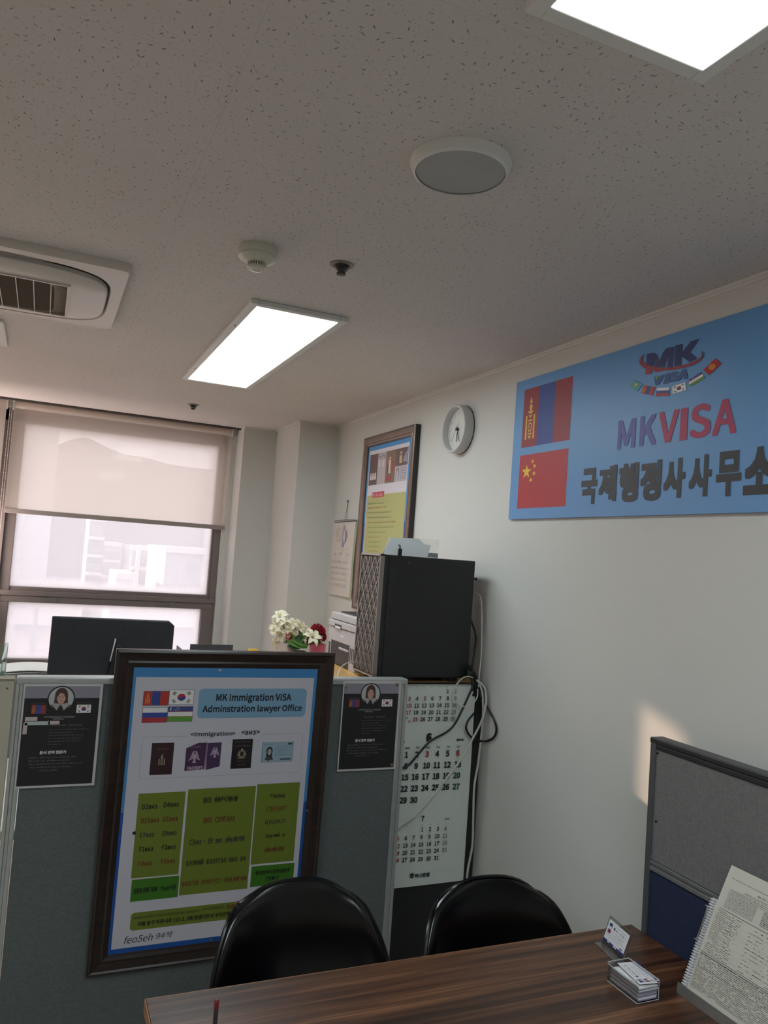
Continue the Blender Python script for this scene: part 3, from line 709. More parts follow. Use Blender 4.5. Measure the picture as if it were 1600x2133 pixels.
b.box(gx0, gy0-.008, zb-.024, gx1+.008, gy0, zb-.016); b.box(gx0, gy1, zb-.024, gx1+.008, gy1+.008, zb-.016); b.box(gx1, gy0, zb-.024, gx1+.008, gy1, zb-.016)
b.build('grille_bars', M_ac, t)
b = MB(); y = gy0+.008
while y < gy1: b.box(gx0, y-.0012, zb-.021, gx1, y+.0012, zb-.0185); y += .0105
b.build('grille_slats', mat('slat_brown', '75695a', .8), t)

# vent at the left edge
t = thing('ceiling_vent', 'corner of a white ceiling vent at the left edge below the air conditioner', 'vent', (-.38, 3.42, CZ))
b = MB(); X0, X1, Y0, Y1 = -.56, -.203, 3.215, 3.635
b.box(X0, Y0, CZ-.012, X1, Y0+.03, CZ); b.box(X0, Y1-.03, CZ-.012, X1, Y1, CZ); b.box(X0, Y0+.03, CZ-.012, X0+.03, Y1-.03, CZ); b.box(X1-.03, Y0+.03, CZ-.012, X1, Y1-.03, CZ)
b.build('frame', M_white, t, bevel=.002)
b = MB(); 
for i in range(7): b.box(X0+.04+i*.042, Y0+.03, CZ-.010, X0+.044+i*.042+.016, Y1-.03, CZ-.004)
b.build('blade', M_white, t)
# two small hooks in the ceiling corner
for i, (px, py) in enumerate(((708, 886), (686, 885))):
    p = hit(px, py+1, (0, 0, CZ), Vector((0,0,1)))
    b = MB(); b.lathe([(.008, 0), (.008, .003), (.003, .004), (.003, .009)], p, (0,0,-1), 10)
    tag(b.build('ceiling_hook', M_alu_d, smooth=True), ('dark ceiling hook in the corner above the wall calendar', 'fainter ceiling hook just left of the dark corner hook')[i], 'hook')

# ------------------------------------------------------------------ wall sign
def c4(x, y): return 1050+x*.34375, 560+y*.34375
def c6(x, y): return 1300+x*.1375, 690+y*.1375
SX = WX-.012
t = thing('wall_sign', 'large light blue office sign with two flags and bold lettering', 'sign', (SX, 1.8, 1.795))
boxes('sign_board', mat('glossy_blue_board', '5f97cc', .42, noise=.02, nscale=2), (SX, 1.10, 1.795, WX-.001, 2.495, 2.314), parent=t)
S = Print((SX, 1.8, 1.795), (0, -1, 0), (0, 0, 1), c4)
mo = {'r': '#93303a', 'b': '#324a94', 'y': '#d9b44a'}
def rectq(pr, x0, y0, x1, y1, x1b=None):
    a0, b1 = pr.uv(x0, y0); a1, b0 = pr.uv(x1, y1); return [(a0,b1),(a1,b1),(a1,b0),(a0,b0)]
def avgrect(pr, tl, tr, br, bl):
    q = [pr.uv(*p) for p in (tl, tr, br, bl)]
    a0 = (q[0][0]+q[3][0])/2; a1 = (q[1][0]+q[2][0])/2; b1 = (q[0][1]+q[1][1])/2; b0 = (q[2][1]+q[3][1])/2
    return [(a0,b1),(a1,b1),(a1,b0),(a0,b0)]
q = avgrect(S, (127,735), (422,647), (395,1035), (104,1088))
F, R, E, P = S.fr(q)
R(0,0,.333,1,mo['r'],1); R(.333,0,.667,1,mo['b'],1); R(.667,0,1,1,mo['r'],1); S.soyombo(F, R, E, P, .07, .27, .13, .86, mo['y'], mo['r'], 2)
S.build('mongolian_flag', t)
S.flag('china', avgrect(S, (98,1132), (393,1088), (370,1440), (80,1452)), 1, {'r': '#b23038', 'ar': .8})
def tq(pr, s, tl, tr, br, bl, col, bold=0, lv=3, shear=0):
    q = avgrect(pr, tl, tr, br, bl); pr.txt_uv(s, q[0][0], q[2][1], q[1][0], q[0][1], col, lv, bold, shear=shear)
S.build('chinese_flag', t); S.sans = True
# MKVISA lettering, letter by letter
for ch, tl, tr, br, bl, col in (('M',(700,925),(806,912),(780,1080),(690,1090),'#5c5fa6'),('K',(836,900),(928,884),(915,1058),(822,1070),'#5c5fa6'),
        ('V',(948,876),(1058,858),(1000,1044),(975,1048),'#a8355a'),('I',(1083,852),(1112,848),(1098,1030),(1072,1036),'#a8355a'),
        ('S',(1138,830),(1250,822),(1250,1012),(1132,1022),'#a8355a'),('A',(1315,800),(1362,797),(1402,988),(1268,1004),'#a8355a')):
    q = [S.uv(*p) for p in (tl, tr, br, bl)]
    if ch in 'V': a0, a1 = q[0][0], q[1][0]
    elif ch == 'A': a0, a1 = q[3][0], q[2][0]
    else: a0, a1 = (q[0][0]+q[3][0])/2, (q[1][0]+q[2][0])/2
    S.txt_uv(ch, a0, (q[2][1]+q[3][1])/2, a1, (q[0][1]+q[1][1])/2, col, 3, .012)
S.build('latin_lettering', t, 'purple and red MKVISA lettering'); S.sans = False
for ch, tl, tr, br, bl in (('국',(475,1222),(565,1218),(552,1412),(475,1418)),('제',(585,1205),(682,1202),(672,1395),(580,1402)),('행',(708,1192),(812,1186),(806,1398),(700,1406)),
        ('정',(838,1178),(950,1170),(943,1390),(832,1397)),('사',(982,1165),(1100,1155),(1082,1375),(968,1380)),('사',(1140,1142),(1262,1136),(1240,1366),(1120,1372)),
        ('무',(1304,1122),(1432,1114),(1432,1362),(1288,1366)),('소',(1468,1100),(1640,1088),(1640,1345),(1462,1353))):
    tq(S, ch, tl, tr, br, bl, '#2c2f36', .022)
# logo
S.build('korean_lettering', t, 'black Korean lettering'); S.sans = True
S.cv = c6
S.poly([(352,345),(450,325),(500,345),(525,400),(535,470),(590,330),(640,265),(700,242),(765,235),(740,500),(738,545),(660,545),(672,400),(655,430),(618,545),(540,545),(470,545),(470,430),(462,420),(440,560),(340,520)], '#27306b', 3)
S.poly([(780,215),(892,193),(888,315),(1015,155),(1148,113),(1010,320),(1115,415),(1000,470),(880,380),(872,515),(762,530)], '#27306b', 3)
S.poly([(335,545),(430,560),(420,645),(330,662)], '#a5323c', 4)
S.poly([(440,565),(590,585),(560,610),(485,625)], '#a5323c', 4)
outer = [(330,342),(268,380),(237,440),(240,490),(290,545),(400,585),(560,600),(740,590),(920,555),(1060,510),(1160,450),(1215,380),(1205,325),(1175,295)]
inner = [(1190,330),(1185,380),(1110,440),(1020,475),(900,515),(740,548),(600,555),(470,540),(370,510),(300,470),(280,430),(288,390)]
po = [S.uv(*p) for p in outer]; pi = [S.uv(*p) for p in inner]
pi = pi[::-1]
NS = 40
def samp(P_, t_):
    k_ = t_*(len(P_)-1); i_ = min(int(k_), len(P_)-2); f_ = k_-i_; return (P_[i_][0]*(1-f_)+P_[i_+1][0]*f_, P_[i_][1]*(1-f_)+P_[i_+1][1]*f_)
oo = [samp(po, i/NS) for i in range(NS+1)]; ii = [samp(pi, i/NS) for i in range(NS+1)]
for i in range(NS): S.poly_uv([oo[i], oo[i+1], ii[i+1], ii[i]], '#8f2f3d' if i < NS*.85 else '#54303c', 5)
for ch, x0, y0, x1, y1, col in (('V',470,670,600,815,'#3a5a96'),('I',622,640,690,795,'#3a5a96'),('S',690,615,815,770,'#3a5a96'),('A',815,575,960,740,'#3a5a96')):
    S.txt((ch), (x0+x1)/2, (y0+y1)/2, (y1-y0)*.8, col, (x1-x0)*.92, 4, .03, shear=.15)
S.poly([(472,685),(520,680),(530,720),(500,740)], '#5c9a4a', 5)
LG = S.build('logo', t, 'navy and red MK VISA emblem')
for kd, pts in (('kazakhstan',[(150,728),(290,800),(210,912),(85,840)]),('mongolia',[(310,818),(480,850),(435,972),(262,938)]),('russia',[(510,862),(695,852),(688,975),(482,985)]),
        ('korea',[(735,840),(935,770),(950,890),(745,952)]),('uzbekistan',[(970,745),(1180,615),(1228,710),(1015,838)]),('kyrgyzstan',[(1205,590),(1388,412),(1482,490),(1300,668)])):
    S.flagpx(kd, pts, 4)
    S.build('small_flag', LG)

# ------------------------------------------------------------------ wall clock
cy_, cz_ = 2.918, 2.1855; R_ = .1035; xf = 1.556
t = thing('wall_clock', 'round white wall clock with thin black hands', 'clock', (WX, cy_, cz_))
cc = (WX, cy_, cz_); d = WX-xf
b = MB(); b.lathe([(R_, .003), (R_+.0005, d*.5), (R_, d-.003), (R_-.002, d), (R_-.010, d), (R_-.012, d-.003), (R_-.013, .02)], cc, (-1,0,0), 72, cap=False); b.build('case', mat('clock_case', 'c9c8c6', .4), t, smooth=True)
b = MB(); b.lathe([(R_+.0015, 0), (R_+.0015, .004)], cc, (-1,0,0), 64); b.build('back_plate', mat('dark_back', '3c3c3c', .6), t)
b = MB(); b.lathe([(R_-.012, .018), (R_-.012, .020)], cc, (-1,0,0), 64); b.build('dial', mat('clock_dial', 'd8d8d4', .6), t)
K = Print((WX-.020, cy_, cz_), (0,-1,0), (0,0,1))
for h in range(1, 13):
    a = math.radians(90-30*h); s_ = str(h); hh = .0075; ww = .0035*len(s_) if s_ != '1' else .002
    K.txt_uv(s_, .074*math.cos(a)-ww, .074*math.sin(a)-hh, .074*math.cos(a)+ww, .074*math.sin(a)+hh, '#8f908c', 1, 0)
for mnt in range(60):
    a = math.radians(6*mnt); c_, n_ = math.cos(a), math.sin(a); L0 = .088 if mnt % 5 else .086
    K.poly_uv([(L0*c_-.0003*n_, L0*n_+.0003*c_), (.0905*c_-.0003*n_, .0905*n_+.0003*c_), (.0905*c_+.0003*n_, .0905*n_-.0003*c_), (L0*c_+.0003*n_, L0*n_-.0003*c_)], '#a5a5a2', 1)
K.build('dial_print', t)
def hand(name, deg, L, w, dx, back=.012, col='#3a3836'):
    a = math.radians(90-deg); ca, sa = math.cos(a), math.sin(a); b = MB()
    pts = []
    for l, s_ in ((-back, w*.7), (L*.8, w), (L, w*.5)): pts.append((l, s_))
    ring = [(l, s_) for l, s_ in pts]+[(l, -s_) for l, s_ in pts[::-1]]
    b.prism([(WX-.020-dx, cy_-(l*ca-s_*sa), cz_+(l*sa+s_*ca)) for l, s_ in ring], (-.0012, 0, 0)); b.build(name, mat('hand_'+col[1:], col, .5), t)
hand('hour_hand', 184, .055, .0022, .004); hand('minute_hand', 152, .064, .0019, .007); hand('second_hand', 214, .062, .0007, .010, .030, '#8b7f70')
b = MB(); b.lathe([(.006, .0), (.006, .013), (.003, .014)], (WX-.019, cy_, cz_), (-1,0,0), 16); b.build('hub', mat('hand_3a3836', '#3a3836', .5), t, smooth=True)

# ------------------------------------------------------------------ picture frame builder
def frame_parts(t, P0, U, V, w, h, bw, th, m1, m2=None, inner_lip=.006):
    """moulded frame around a w x h outer rectangle with lower left P0; depth th behind the front"""
    P0, U, V = Vector(P0), Vector(U), Vector(V); Nn = U.cross(V).normalized()
    prof = [(0, -th), (0, -.006), (.004, -.0015), (bw*.16, 0), (bw*.24, -.004), (bw*.45, -.006), (bw*.62, -.008), (bw*.72, -.0055), (bw*.88, -.010), (bw, -.013), (bw, -th)]
    mb = MB(); rings = []
    for (s_, d_) in prof:
        for (cu, cv) in ((s_, s_), (w-s_, s_), (w-s_, h-s_), (s_, h-s_)):
            rings.append(P0+U*cu+V*cv+Nn*d_)
    L = len(prof)
    fs = [(j*4+i, j*4+(i+1) % 4, (j+1)*4+(i+1) % 4, (j+1)*4+i) for j in range(L-1) for i in range(4)]
    mis = []
    mb.v = [tuple(v) for v in rings]; mb.f = [list(f) for f in fs]
    for j in range(L-1):
        mis += [(1 if (m2 and 1 <= j <= 7) else 0)]*4
    mb.mi = mis
    o = mb.build('frame_moulding', [m1, m2] if m2 else [m1], t)
    return o

# second poster, framed on the wall
def c7(x, y): return 660+x*.1875, 870+y*.1875
FX = 1.568
nX = Vector((1,0,0))
pTL = hit(*c7(512,237), (FX,0,0), nX); pBR = hit(*c7(1090,60), (FX,0,0), nX); pBL = hit(*c7(385,2118), (FX,0,0), nX)
fy1 = (pTL.y+pBL.y)/2; fy0 = pBR.y; fz1 = (pTL.z+pBR.z)/2; fz0 = pBL.z
t = thing('framed_poster', 'framed blue bordered poster on the wall below left of the clock', 'poster', (FX, (fy0+fy1)/2, fz0), 'framed office posters')
frame_parts(t, (FX, fy1, fz0), (0,-1,0), (0,0,1), fy1-fy0, fz1-fz0, .055, WX-.002-FX, mat('dark_frame_edge', '2b2624', .4), M_framem)
w_, h_ = fy1-fy0, fz1-fz0
Q = Print((FX+.016, fy1, fz0), (0,-1,0), (0,0,1), c7)
boxes('poster_board', mat('poster_white', 'ddd6da', .45), (FX+.016, fy0+.05, fz0+.05, WX-.003, fy1-.05, fz1-.05), parent=t)
Q.rect_uv(.05, .05, w_-.05, h_*.5, '#2a57a8', 1); Q.rect_uv(.05, h_*.5, w_-.05, h_-.05, '#4f93cc', 1)
Q.rect_uv(.075, .075, w_-.075, h_-.078, '#d9d3da', 2)
q = avgrect(Q, (597,418), (1018,320), (1005,690), (577,762)); F, R, E, P = Q.fr(q)
R(0,0,.23,1,'#6b5550',3); R(.23,0,.45,1,'#b9aeb0',3); R(.45,0,.70,1,'#86705f',3); R(.70,.47,1,1,'#6d5a58',3); R(.70,0,1,.47,'#b7b0b8',3)
for i in range(3): E(.06+.06*i,.35,.022,.045,'#d7ccd0',4); R(.04+.06*i,.17,.08+.06*i,.31,'#efe6e8',4)
for i in range(2): E(.28+.10*i,.84,.03,.06,'#4c3c3c',4); R(.245+.10*i,.55,.31+.10*i,.79,'#cfc3c4',4); E(.28+.10*i,.83,.02,.04,'#dcc5bd',5)
E(.56,.76,.03,.05,'#c89a86',4); R(.53,.3,.585,.70,'#d8c6c0',4); E(.63,.5,.05,.2,'#9b5a52',4); E(.55,.14,.08,.1,'#9e4f4f',4); R(.5,.28,.53,.6,'#5d4a3e',4)
R(.80,.55,.86,.78,'#c9b38f',4); E(.83,.86,.03,.05,'#b79b8a',4); P([(.88,.6),(.99,.55),(.99,.95),(.93,.8)],'#9f97a6',4)
E(.77,.25,.04,.18,'#8b7f86',4); E(.77,.22,.022,.14,'#c5bec6',5)
for i in range(5): R(.84,.08+.075*i,.98,.10+.075*i,'#8f8894',4)
Q.flag('mongolia', [F(.03,.97),F(.09,.97),F(.09,.90),F(.03,.90)], 5)
q = avgrect(Q, (565,868), (992,822), (950,1500), (520,1500))
a0, a1, bt = q[0][0], q[1][0], q[0][1]
Q.rect_uv(a0, .12, a1, bt, '#b5b374', 3)
q2 = avgrect(Q, (620,830), (752,815), (750,878), (620,892)); Q.rect_uv(q2[0][0], q2[2][1], q2[1][0], q2[0][1], '#c4505c', 4)
Q.words_uv(q2[0][0]+.01, q2[1][0]-.01, (q2[0][1]+q2[2][1])/2-.007, .014, '#e6b9c0', 5)
for i, (x1, col, hh) in enumerate(((750,'#7f8659',22),(775,'#b0684a',24),(830,'#8b8f62',20),(832,'#7f8659',22),(875,'#b0684a',20),(860,'#8b8f62',18),(770,'#8b8f62',16),(700,'#b0684a',16),(715,'#8b8f62',16),(690,'#8b8f62',16),(680,'#b0684a',16))):
    yy = (950,995,1052,1105,1160,1215,1272,1325,1380,1432,1480)[i]
    Q.words(575, yy, x1, yy-(x1-575)*.03, hh, col, 5)
Q.build('poster_print', t)
p = hit(*c7(793,262), (FX+.012,0,0), nX); b = MB(); b.lathe([(.004,0),(.004,.004)], p, (-1,0,0), 10); b.build('frame_clip', M_alu_d, t)

# small wall calendar with wire hanger
CX_ = 1.592
zc0, zc1 = 1.378, 1.812; ya, yb_ = 4.055, 4.412
t = thing('wall_calendar', 'small pale wall calendar on a wire hanger beside the framed poster', 'calendar', (CX_, 4.23, zc0))
for i in range(3):
    b = MB(); k_ = i*.0022
    b.grid(lambda a, c: (CX_-.004*math.sin(c*3.1)-.006*(1-c)*a+k_, yb_-(yb_-ya)*a-i*.008, zc0+(zc1-zc0)*c+.004*math.sin(a*2+i)), 8, 12)
    b.build('page', mat('old_paper' if i == 0 else 'page_edge_green', 'd8cfc8' if i == 0 else 'c4c9a8', .8), t, solid=.0006)
K = Print((CX_-.0105, yb_, zc0), (0,-1,0), (0,0,1))
wC, hC = yb_-ya, zc1-zc0
K.rect_uv(.03, .27, wC-.03, .2708, '#b5a9a8', 1)
for i in range(26):
    a0_ = math.radians(30+i*12); K.poly_uv([(.12+.045*math.cos(a0_),.355+.04*math.sin(a0_)),(.12+.045*math.cos(a0_+.22),.355+.04*math.sin(a0_+.22)),(.12+.040*math.cos(a0_+.22),.355+.035*math.sin(a0_+.22)),(.12+.040*math.cos(a0_),.355+.035*math.sin(a0_))], '#cbb08f', 1)
K.poly_uv([(.176,.285),(.205,.285),(.198,.41),(.186,.41)], '#aba6c9', 1); K.ell_uv(.22,.345,.022,.035,'#c3b7cf',1); K.ell_uv(.22,.345,.014,.026,'#d8cfc8',2); K.txt_uv('G', .09,.34,.12,.375,'#b89a8a',2)
for (a_, b_) in ((.07,.235),(.15,.24),(.27,.235)): K.rect_uv(a_, b_, a_+.03, b_+.012, '#c9b6b6', 1)
for rr in range(5):
    for cc_ in range(7): K.rect_uv(.04+cc_*.04, .19-rr*.033, .052+cc_*.04, .203-rr*.033, '#cf9a94' if cc_ == 0 or (rr, cc_) in ((0,3),(1,2),(4,3)) else '#cbc3bd', 1)
K.build('calendar_print', t)
b = MB(); b.tube([(CX_-.002, yb_-.01, zc1+.003), (CX_-.006, yb_-.19, zc1+.006), (CX_-.002, ya-.01, zc1+.003)], .002, 6); b.tube([(CX_-.002, yb_-.02, zc1-.006), (CX_-.002, ya-.02, zc1-.002)], .003, 6, smooth=False); b.build('hanger_rod', M_alu_d, t, smooth=True)
b = MB(); ym = (ya+yb_)/2-.015; b.tube([(CX_+.002, ym+.02, zc1+.004), (CX_+.004, ym, zc1+.112), (CX_+.002, ym-.012, zc1+.004)], .0012, 6, smooth=False); b.build('hanger_wire', M_alu_d, t)
b = MB(); b.lathe([(.008,0),(.008,.004)], (CX_+.004, ym, zc1+.115), (-1,0,0), 10); tag(b.build('nail', M_alu_d), 'nail the small wall calendar hangs from', 'nail')

# ------------------------------------------------------------------ cabinet, side cabinet, tower
t = thing('cabinet', 'black cabinet with a honey oak top carrying the computer and printer', 'cabinet', (1.35, 2.9, 0))
boxes('carcass', mat('black_laminate', '222224', .4, noise=.05, nscale=6), (1.10, 2.605, 0, WX-.004, 3.20, 1.140), parent=t, bevel=.002)
boxes('end_panel', mat('black_laminate', '222224', .4), (1.03, 2.604, 1.140, WX-.004, 2.63, 1.165), parent=t)
boxes('top', M_oak, (1.03, 2.63, 1.140, WX-.004, 3.21, 1.165), parent=t, bevel=.003)
for i in range(2): boxes('door', mat('black_laminate', '222224', .4), (1.084, 2.62+i*.29, .03, 1.10, 2.90+i*.29, 1.13), parent=t, bevel=.002)
t = thing('side_cabinet', 'low cabinet behind the printer where the flower pots stand', 'cabinet', (1.25, 3.8, 0))
boxes('carcass', M_cream, (.95, 3.23, 0, WX-.004, 4.46, .93), parent=t, bevel=.003)
boxes('top', M_oak, (.94, 3.225, .93, WX-.004, 4.47, .955), parent=t, bevel=.003)

# computer tower
cx0, cx1, cy0, cy1, cz0, cz1 = 1.142, 1.535, 2.622, 2.815, 1.183, 1.630
t = thing('computer_tower', 'black computer tower with a silver diamond grille front', 'computer', ((cx0+cx1)/2, (cy0+cy1)/2, 1.165))
boxes('case', M_case, (cx0+.012, cy0, cz0, cx1, cy1, cz1), parent=t, bevel=.003)
boxes('side_panel', M_case, (cx0+.03, cy0-.003, cz0+.006, cx1-.012, cy0, cz1-.005), parent=t, bevel=.0015)
for fx_ in (cx0+.03, cx1-.07):
    for fy_ in (cy0+.02, cy1-.045): boxes('foot', M_black, (fx_, fy_, 1.165, fx_+.035, fy_+.025, cz0), parent=t, bevel=.002)
b = MB()
b.box(cx0-.006, cy0+.0, cz0, cx0+.012, cy0+.006, cz1+.002); b.box(cx0-.006, cy1-.006, cz0, cx0+.012, cy1, cz1+.002)
b.box(cx0-.006, cy0, cz1-.006, cx0+.012, cy1, cz1+.002); b.box(cx0-.006, cy0, cz0, cx0+.012, cy1, cz0+.006)
b.build('front_bezel', M_silver, t, bevel=.0015)
b = MB(); NCc, NR = 4, 6; cw = (cy1-cy0-.014)/NCc; rh = (cz1-cz0-.014)/NR
for j in range(-1, NR+1):
    for i in range(-1, NCc+1):
        for half in (0, 1):
            yc = cy1-.007-(i+.5+.5*half)*cw; zc = cz0+.007+(j+.5+.5*half)*rh
            pts = [(yc, zc+rh/2), (yc-cw/2, zc), (yc, zc-rh/2), (yc+cw/2, zc)]
            if min(p[0] for p in pts) < cy0+.004 or max(p[0] for p in pts) > cy1-.004 or min(p[1] for p in pts) < cz0+.004 or max(p[1] for p in pts) > cz1-.004:
                pts = [(min(max(p[0], cy0+.007), cy1-.007), min(max(p[1], cz0+.007), cz1-.007)) for p in pts]
                yc = min(max(yc, cy0+.007), cy1-.007); zc = min(max(zc, cz0+.007), cz1-.007)
                if len(set(pts)) < 3: continue
            V_ = [(cx0-.004, p[0], p[1]) for p in pts]+[(cx0+.008, yc-cw*.12, zc-rh*.05)]
            b.add(V_, [(0,1,4),(1,2,4),(2,3,4),(3,0,4)])
gr = b; b = MB()
for j in range(-1, NR*2+2):
    for sg in (1, -1):
        # long ridges running across the columns
        y0_ = cy1-.007+cw*2; z0_ = cz0+.007+(j-(0 if sg > 0 else -0))*rh*1.0-(rh*4 if sg > 0 else 0)
        n_ = 60; prev = None
        for q in range(n_+1):
            yy_ = cy1-.007-(cw*4)*q/n_; zz_ = (cz0+.007+(j-4)*rh+sg*rh*4*q/n_) if sg > 0 else (cz0+.007+(j+0)*rh-rh*4*q/n_)
            ok = cz0+.008 < zz_ < cz1-.008
            if ok and prev is None: prev = (yy_, zz_)
            if prev and (not ok or q == n_):
                b.tube([(cx0-.0048, prev[0], prev[1]), (cx0-.0048, last[0], last[1])], .0013 if sg > 0 else .0008, 4, smooth=False); prev = None
            last = (yy_, zz_)
rdg = b; b = gr
grl = b.build('diamond_grille', mat('gunmetal_mesh', '6a6461', .45, .7, noise=.25, nscale=500), t)
rdg.build('grille_ridge', mat('ridge_silver', 'b5aeaa', .35, .7), grl)
b = MB()
for i in range(15):
    zz = cz1-.055-i*.014; xx_ = cx0+.030+.010*math.cos((i-3)*.12)-.0012*i*.3
    for k_ in range(3):
        if (i+k_) % 2 == 0: b.box(xx_+k_*.0065, cy0-.0038, zz-k_*.003, xx_+k_*.0065+.0016, cy0-.003, zz-k_*.003+.0016)
b.build('perforations', mat('perforation_light', '8a8a8c', .5), t)
boxes('logo_mark', mat('perforation_light', '8a8a8c', .5), (cx0+.110, cy0-.0035, cz1-.026, cx0+.114, cy0-.003, cz1-.022), (cx0+.105, cy0-.0035, cz1-.0255, cx0+.107, cy0-.003, cz1-.0235), parent=t)
b = MB(); b.lathe([(.004,0),(.004,.008),(.006,.009),(.006,.014)], (cx1, cy0+.008, cz1-.068), (1,0,0), 12); b.build('thumb_screw', M_black, t)
# usb plug on top
b = MB(); b.box(1.215, 2.640, cz1, 1.229, 2.648, cz1+.026); b.tube([(1.222, 2.644, cz1+.026), (1.221, 2.646, cz1+.036), (1.219, 2.652, cz1+.040)], .003, 8)
tag(b.build('usb_plug', M_black, bevel=.001), 'black plug standing in the top of the computer tower', 'plug')
# white folded stand card + acrylic holder
def quad_sheet(b, pts, th=.0008):
    P_ = [Vector(p) for p in pts]; n_ = (P_[1]-P_[0]).cross(P_[2]-P_[0]).normalized(); b.prism(P_, n_*th)
nY = Vector((0,1,0))
t = thing('folded_card', 'white folded card leaning on top of the computer tower', 'card', (1.27, 2.70, cz1))
b = MB(); P_ = [hit(*p, (0,2.70,0), nY) for p in ((799,1155),(816,1120),(877,1122),(887,1134),(901,1136),(890,1161))]
for p_ in P_: p_.z = max(p_.z, cz1+.001)
b.prism([p_+Vector((0,(p_.z-cz1)*.25,0)) for p_ in P_], (0,.001,0)); b.build('card_face', mat('bluish_white_card', 'e9f2f3', .5), t)
b = MB(); b.prism([(P_[0].x+.01, 2.70+.036, cz1+.001), (P_[5].x, 2.70+.036, cz1+.001), (P_[4].x, 2.70+(P_[4].z-cz1)*.25+.002, P_[4].z), (P_[1].x, 2.70+(P_[1].z-cz1)*.25+.002, P_[1].z)], (0,.001,0)); b.build('card_back', MATS['bluish_white_card'], t)
t = thing('acrylic_block', 'small clear acrylic block with a grey label behind the folded card', 'acrylic stand', (1.33, 2.73, cz1))
A = hit(878, 1122, (0,2.745,0), nY); B = hit(913, 1158, (0,2.745,0), nY)
boxes('acrylic_body', M_acryl, (A.x, 2.745, cz1+.001, B.x, 2.757, A.z), parent=t, bevel=.001)
boxes('label_strip', mat('label_grey', '9fa3a3', .6), (A.x+.008, 2.7435, cz1+.002, B.x-.002, 2.745, cz1+.020), parent=t)

# printer
t = thing('printer', 'light grey printer with an open black paper bay, behind the computer tower', 'printer', (1.3, 3.0, 1.165))
px0, py0, py1, pz0, pz1 = 1.150, 2.835, 3.150, 1.165, 1.375
boxes('body', M_prn, (px0+.02, py0, pz0+.01, 1.50, py1, pz0+.150), parent=t, bevel=.004)
boxes('paper_bay', mat('bay_black', '141416', .5), (px0+.002, py0+.07, pz0+.004, px0+.02, py1-.035, pz0+.100), parent=t)
fpn = boxes('front_panel', M_prn, (px0, py0, pz0+.095, px0+.02, py1, pz0+.150), (px0, py0, pz0, px0+.02, py0+.065, pz0+.095), (px0, py1-.035, pz0, px0+.02, py1, pz0+.095), parent=t, bevel=.002)
for i in range(3): boxes('slot', mat('bay_black', '141416', .5), (px0-.001, py0+.012+i*.018, pz0+.030, px0+.002, py0+.020+i*.018, pz0+.088), parent=fpn)
boxes('side_slot', mat('bay_black', '141416', .5), (px0-.001, py1-.028, pz0+.03, px0+.002, py1-.012, pz0+.085), parent=fpn)
scn = boxes('scanner_unit', M_prn, (px0-.004, py0-.002, pz0+.152, 1.50, py1+.002, pz0+.178), parent=t, bevel=.003)
boxes('lid', M_prn, (px0+.004, py0+.004, pz0+.180, 1.50, py1-.002, pz1), parent=t, bevel=.005)
boxes('document_feeder', M_black, (px0+.03, py0+.02, pz1, 1.47, py1-.05, pz1+.006), parent=t, bevel=.002)
boxes('handle_recess', mat('bay_black', '141416', .5), (px0-.0055, py0+.16, pz0+.150, px0+.001, py0+.235, pz0+.166), parent=scn)
boxes('handle_lip', M_white, (px0-.007, py0+.165, pz0+.150, px0-.0045, py0+.225, pz0+.158), parent=scn, bevel=.001)
boxes('output_tray', M_prn, (px0-.002, py0+.075, pz0+.068, px0+.012, py0+.18, pz0+.076), parent=t, bevel=.001)
K = Print((px0, py1, pz0), (0,-1,0), (0,0,1)); K.rect_uv(.145,.118,.175,.126,'#e2dfe2',2); K.build('logo_mark', t)
# blue clip beside the printer
# flower pots
M_lily = mat('lily_petal', 'efe9cf', .6, noise=.05, nscale=60); M_leaf = mat('leaf_green', '4f7a35', .5, noise=.2, nscale=60); M_leaf2 = mat('leaf_dark', '2f4a2b', .5, noise=.2, nscale=60)
M_red = mat('red_petal', 'a81733', .6, noise=.15, nscale=90)
def lily(parent, c, d, r, m=M_lily):
    c = Vector(c); d = Vector(d).normalized(); u = d.orthogonal().normalized(); w = d.cross(u)
    b = MB()
    for i in range(6):
        a = math.radians(60*i+random.uniform(-8, 8)); rad = u*math.cos(a)+w*math.sin(a); tan = d.cross(rad).normalized(); rr = r*random.uniform(.85, 1.1)
        def fn(s_, t_):
            out_ = rr*(.12+.95*t_**1.1); up_ = rr*(.75*t_-.75*t_**2.6); wd = rr*.26*math.sin(math.pi*min(t_*.93+.05, 1))*(s_-.5)*2
            return c+rad*out_+d*(up_+abs(s_-.5)*rr*.08)+tan*wd
        b.grid(fn, 4, 8)
    for i in range(5):
        a = math.radians(72*i); q_ = c+d*r*.6+(u*math.cos(a)+w*math.sin(a))*r*.18
        b.tube([c, q_], r*.015, 5, k=1, smooth=False); b.lathe([(r*.01,-r*.05),(r*.035,0),(r*.01,r*.05)], q_, u, 6, k=1)
    b.build('lily_flower', [m, mat('stamen_yellow', 'c8b54a', .6)], parent, smooth=True)
def bloom(parent, c, r, m=M_red):
    c = Vector(c); b = MB()
    for i in range(46):
        z = 1-2*(i+.5)/46*.8; a = i*2.4; rr = math.sqrt(max(0, 1-z*z)); dirv = Vector((rr*math.cos(a), rr*math.sin(a), z)); u = dirv.orthogonal().normalized(); w = dirv.cross(u)
        q_ = c+dirv*r*.55
        def fn(s_, t_): return q_+dirv*r*(.1+.4*t_+.05*math.sin(s_*20+i))+u*(s_-.5)*r*.55*(.5+t_)+w*r*.12*math.sin(s_*12+i)*t_
        b.grid(fn, 5, 3)
    b.build('red_blossom', m, parent, smooth=True)
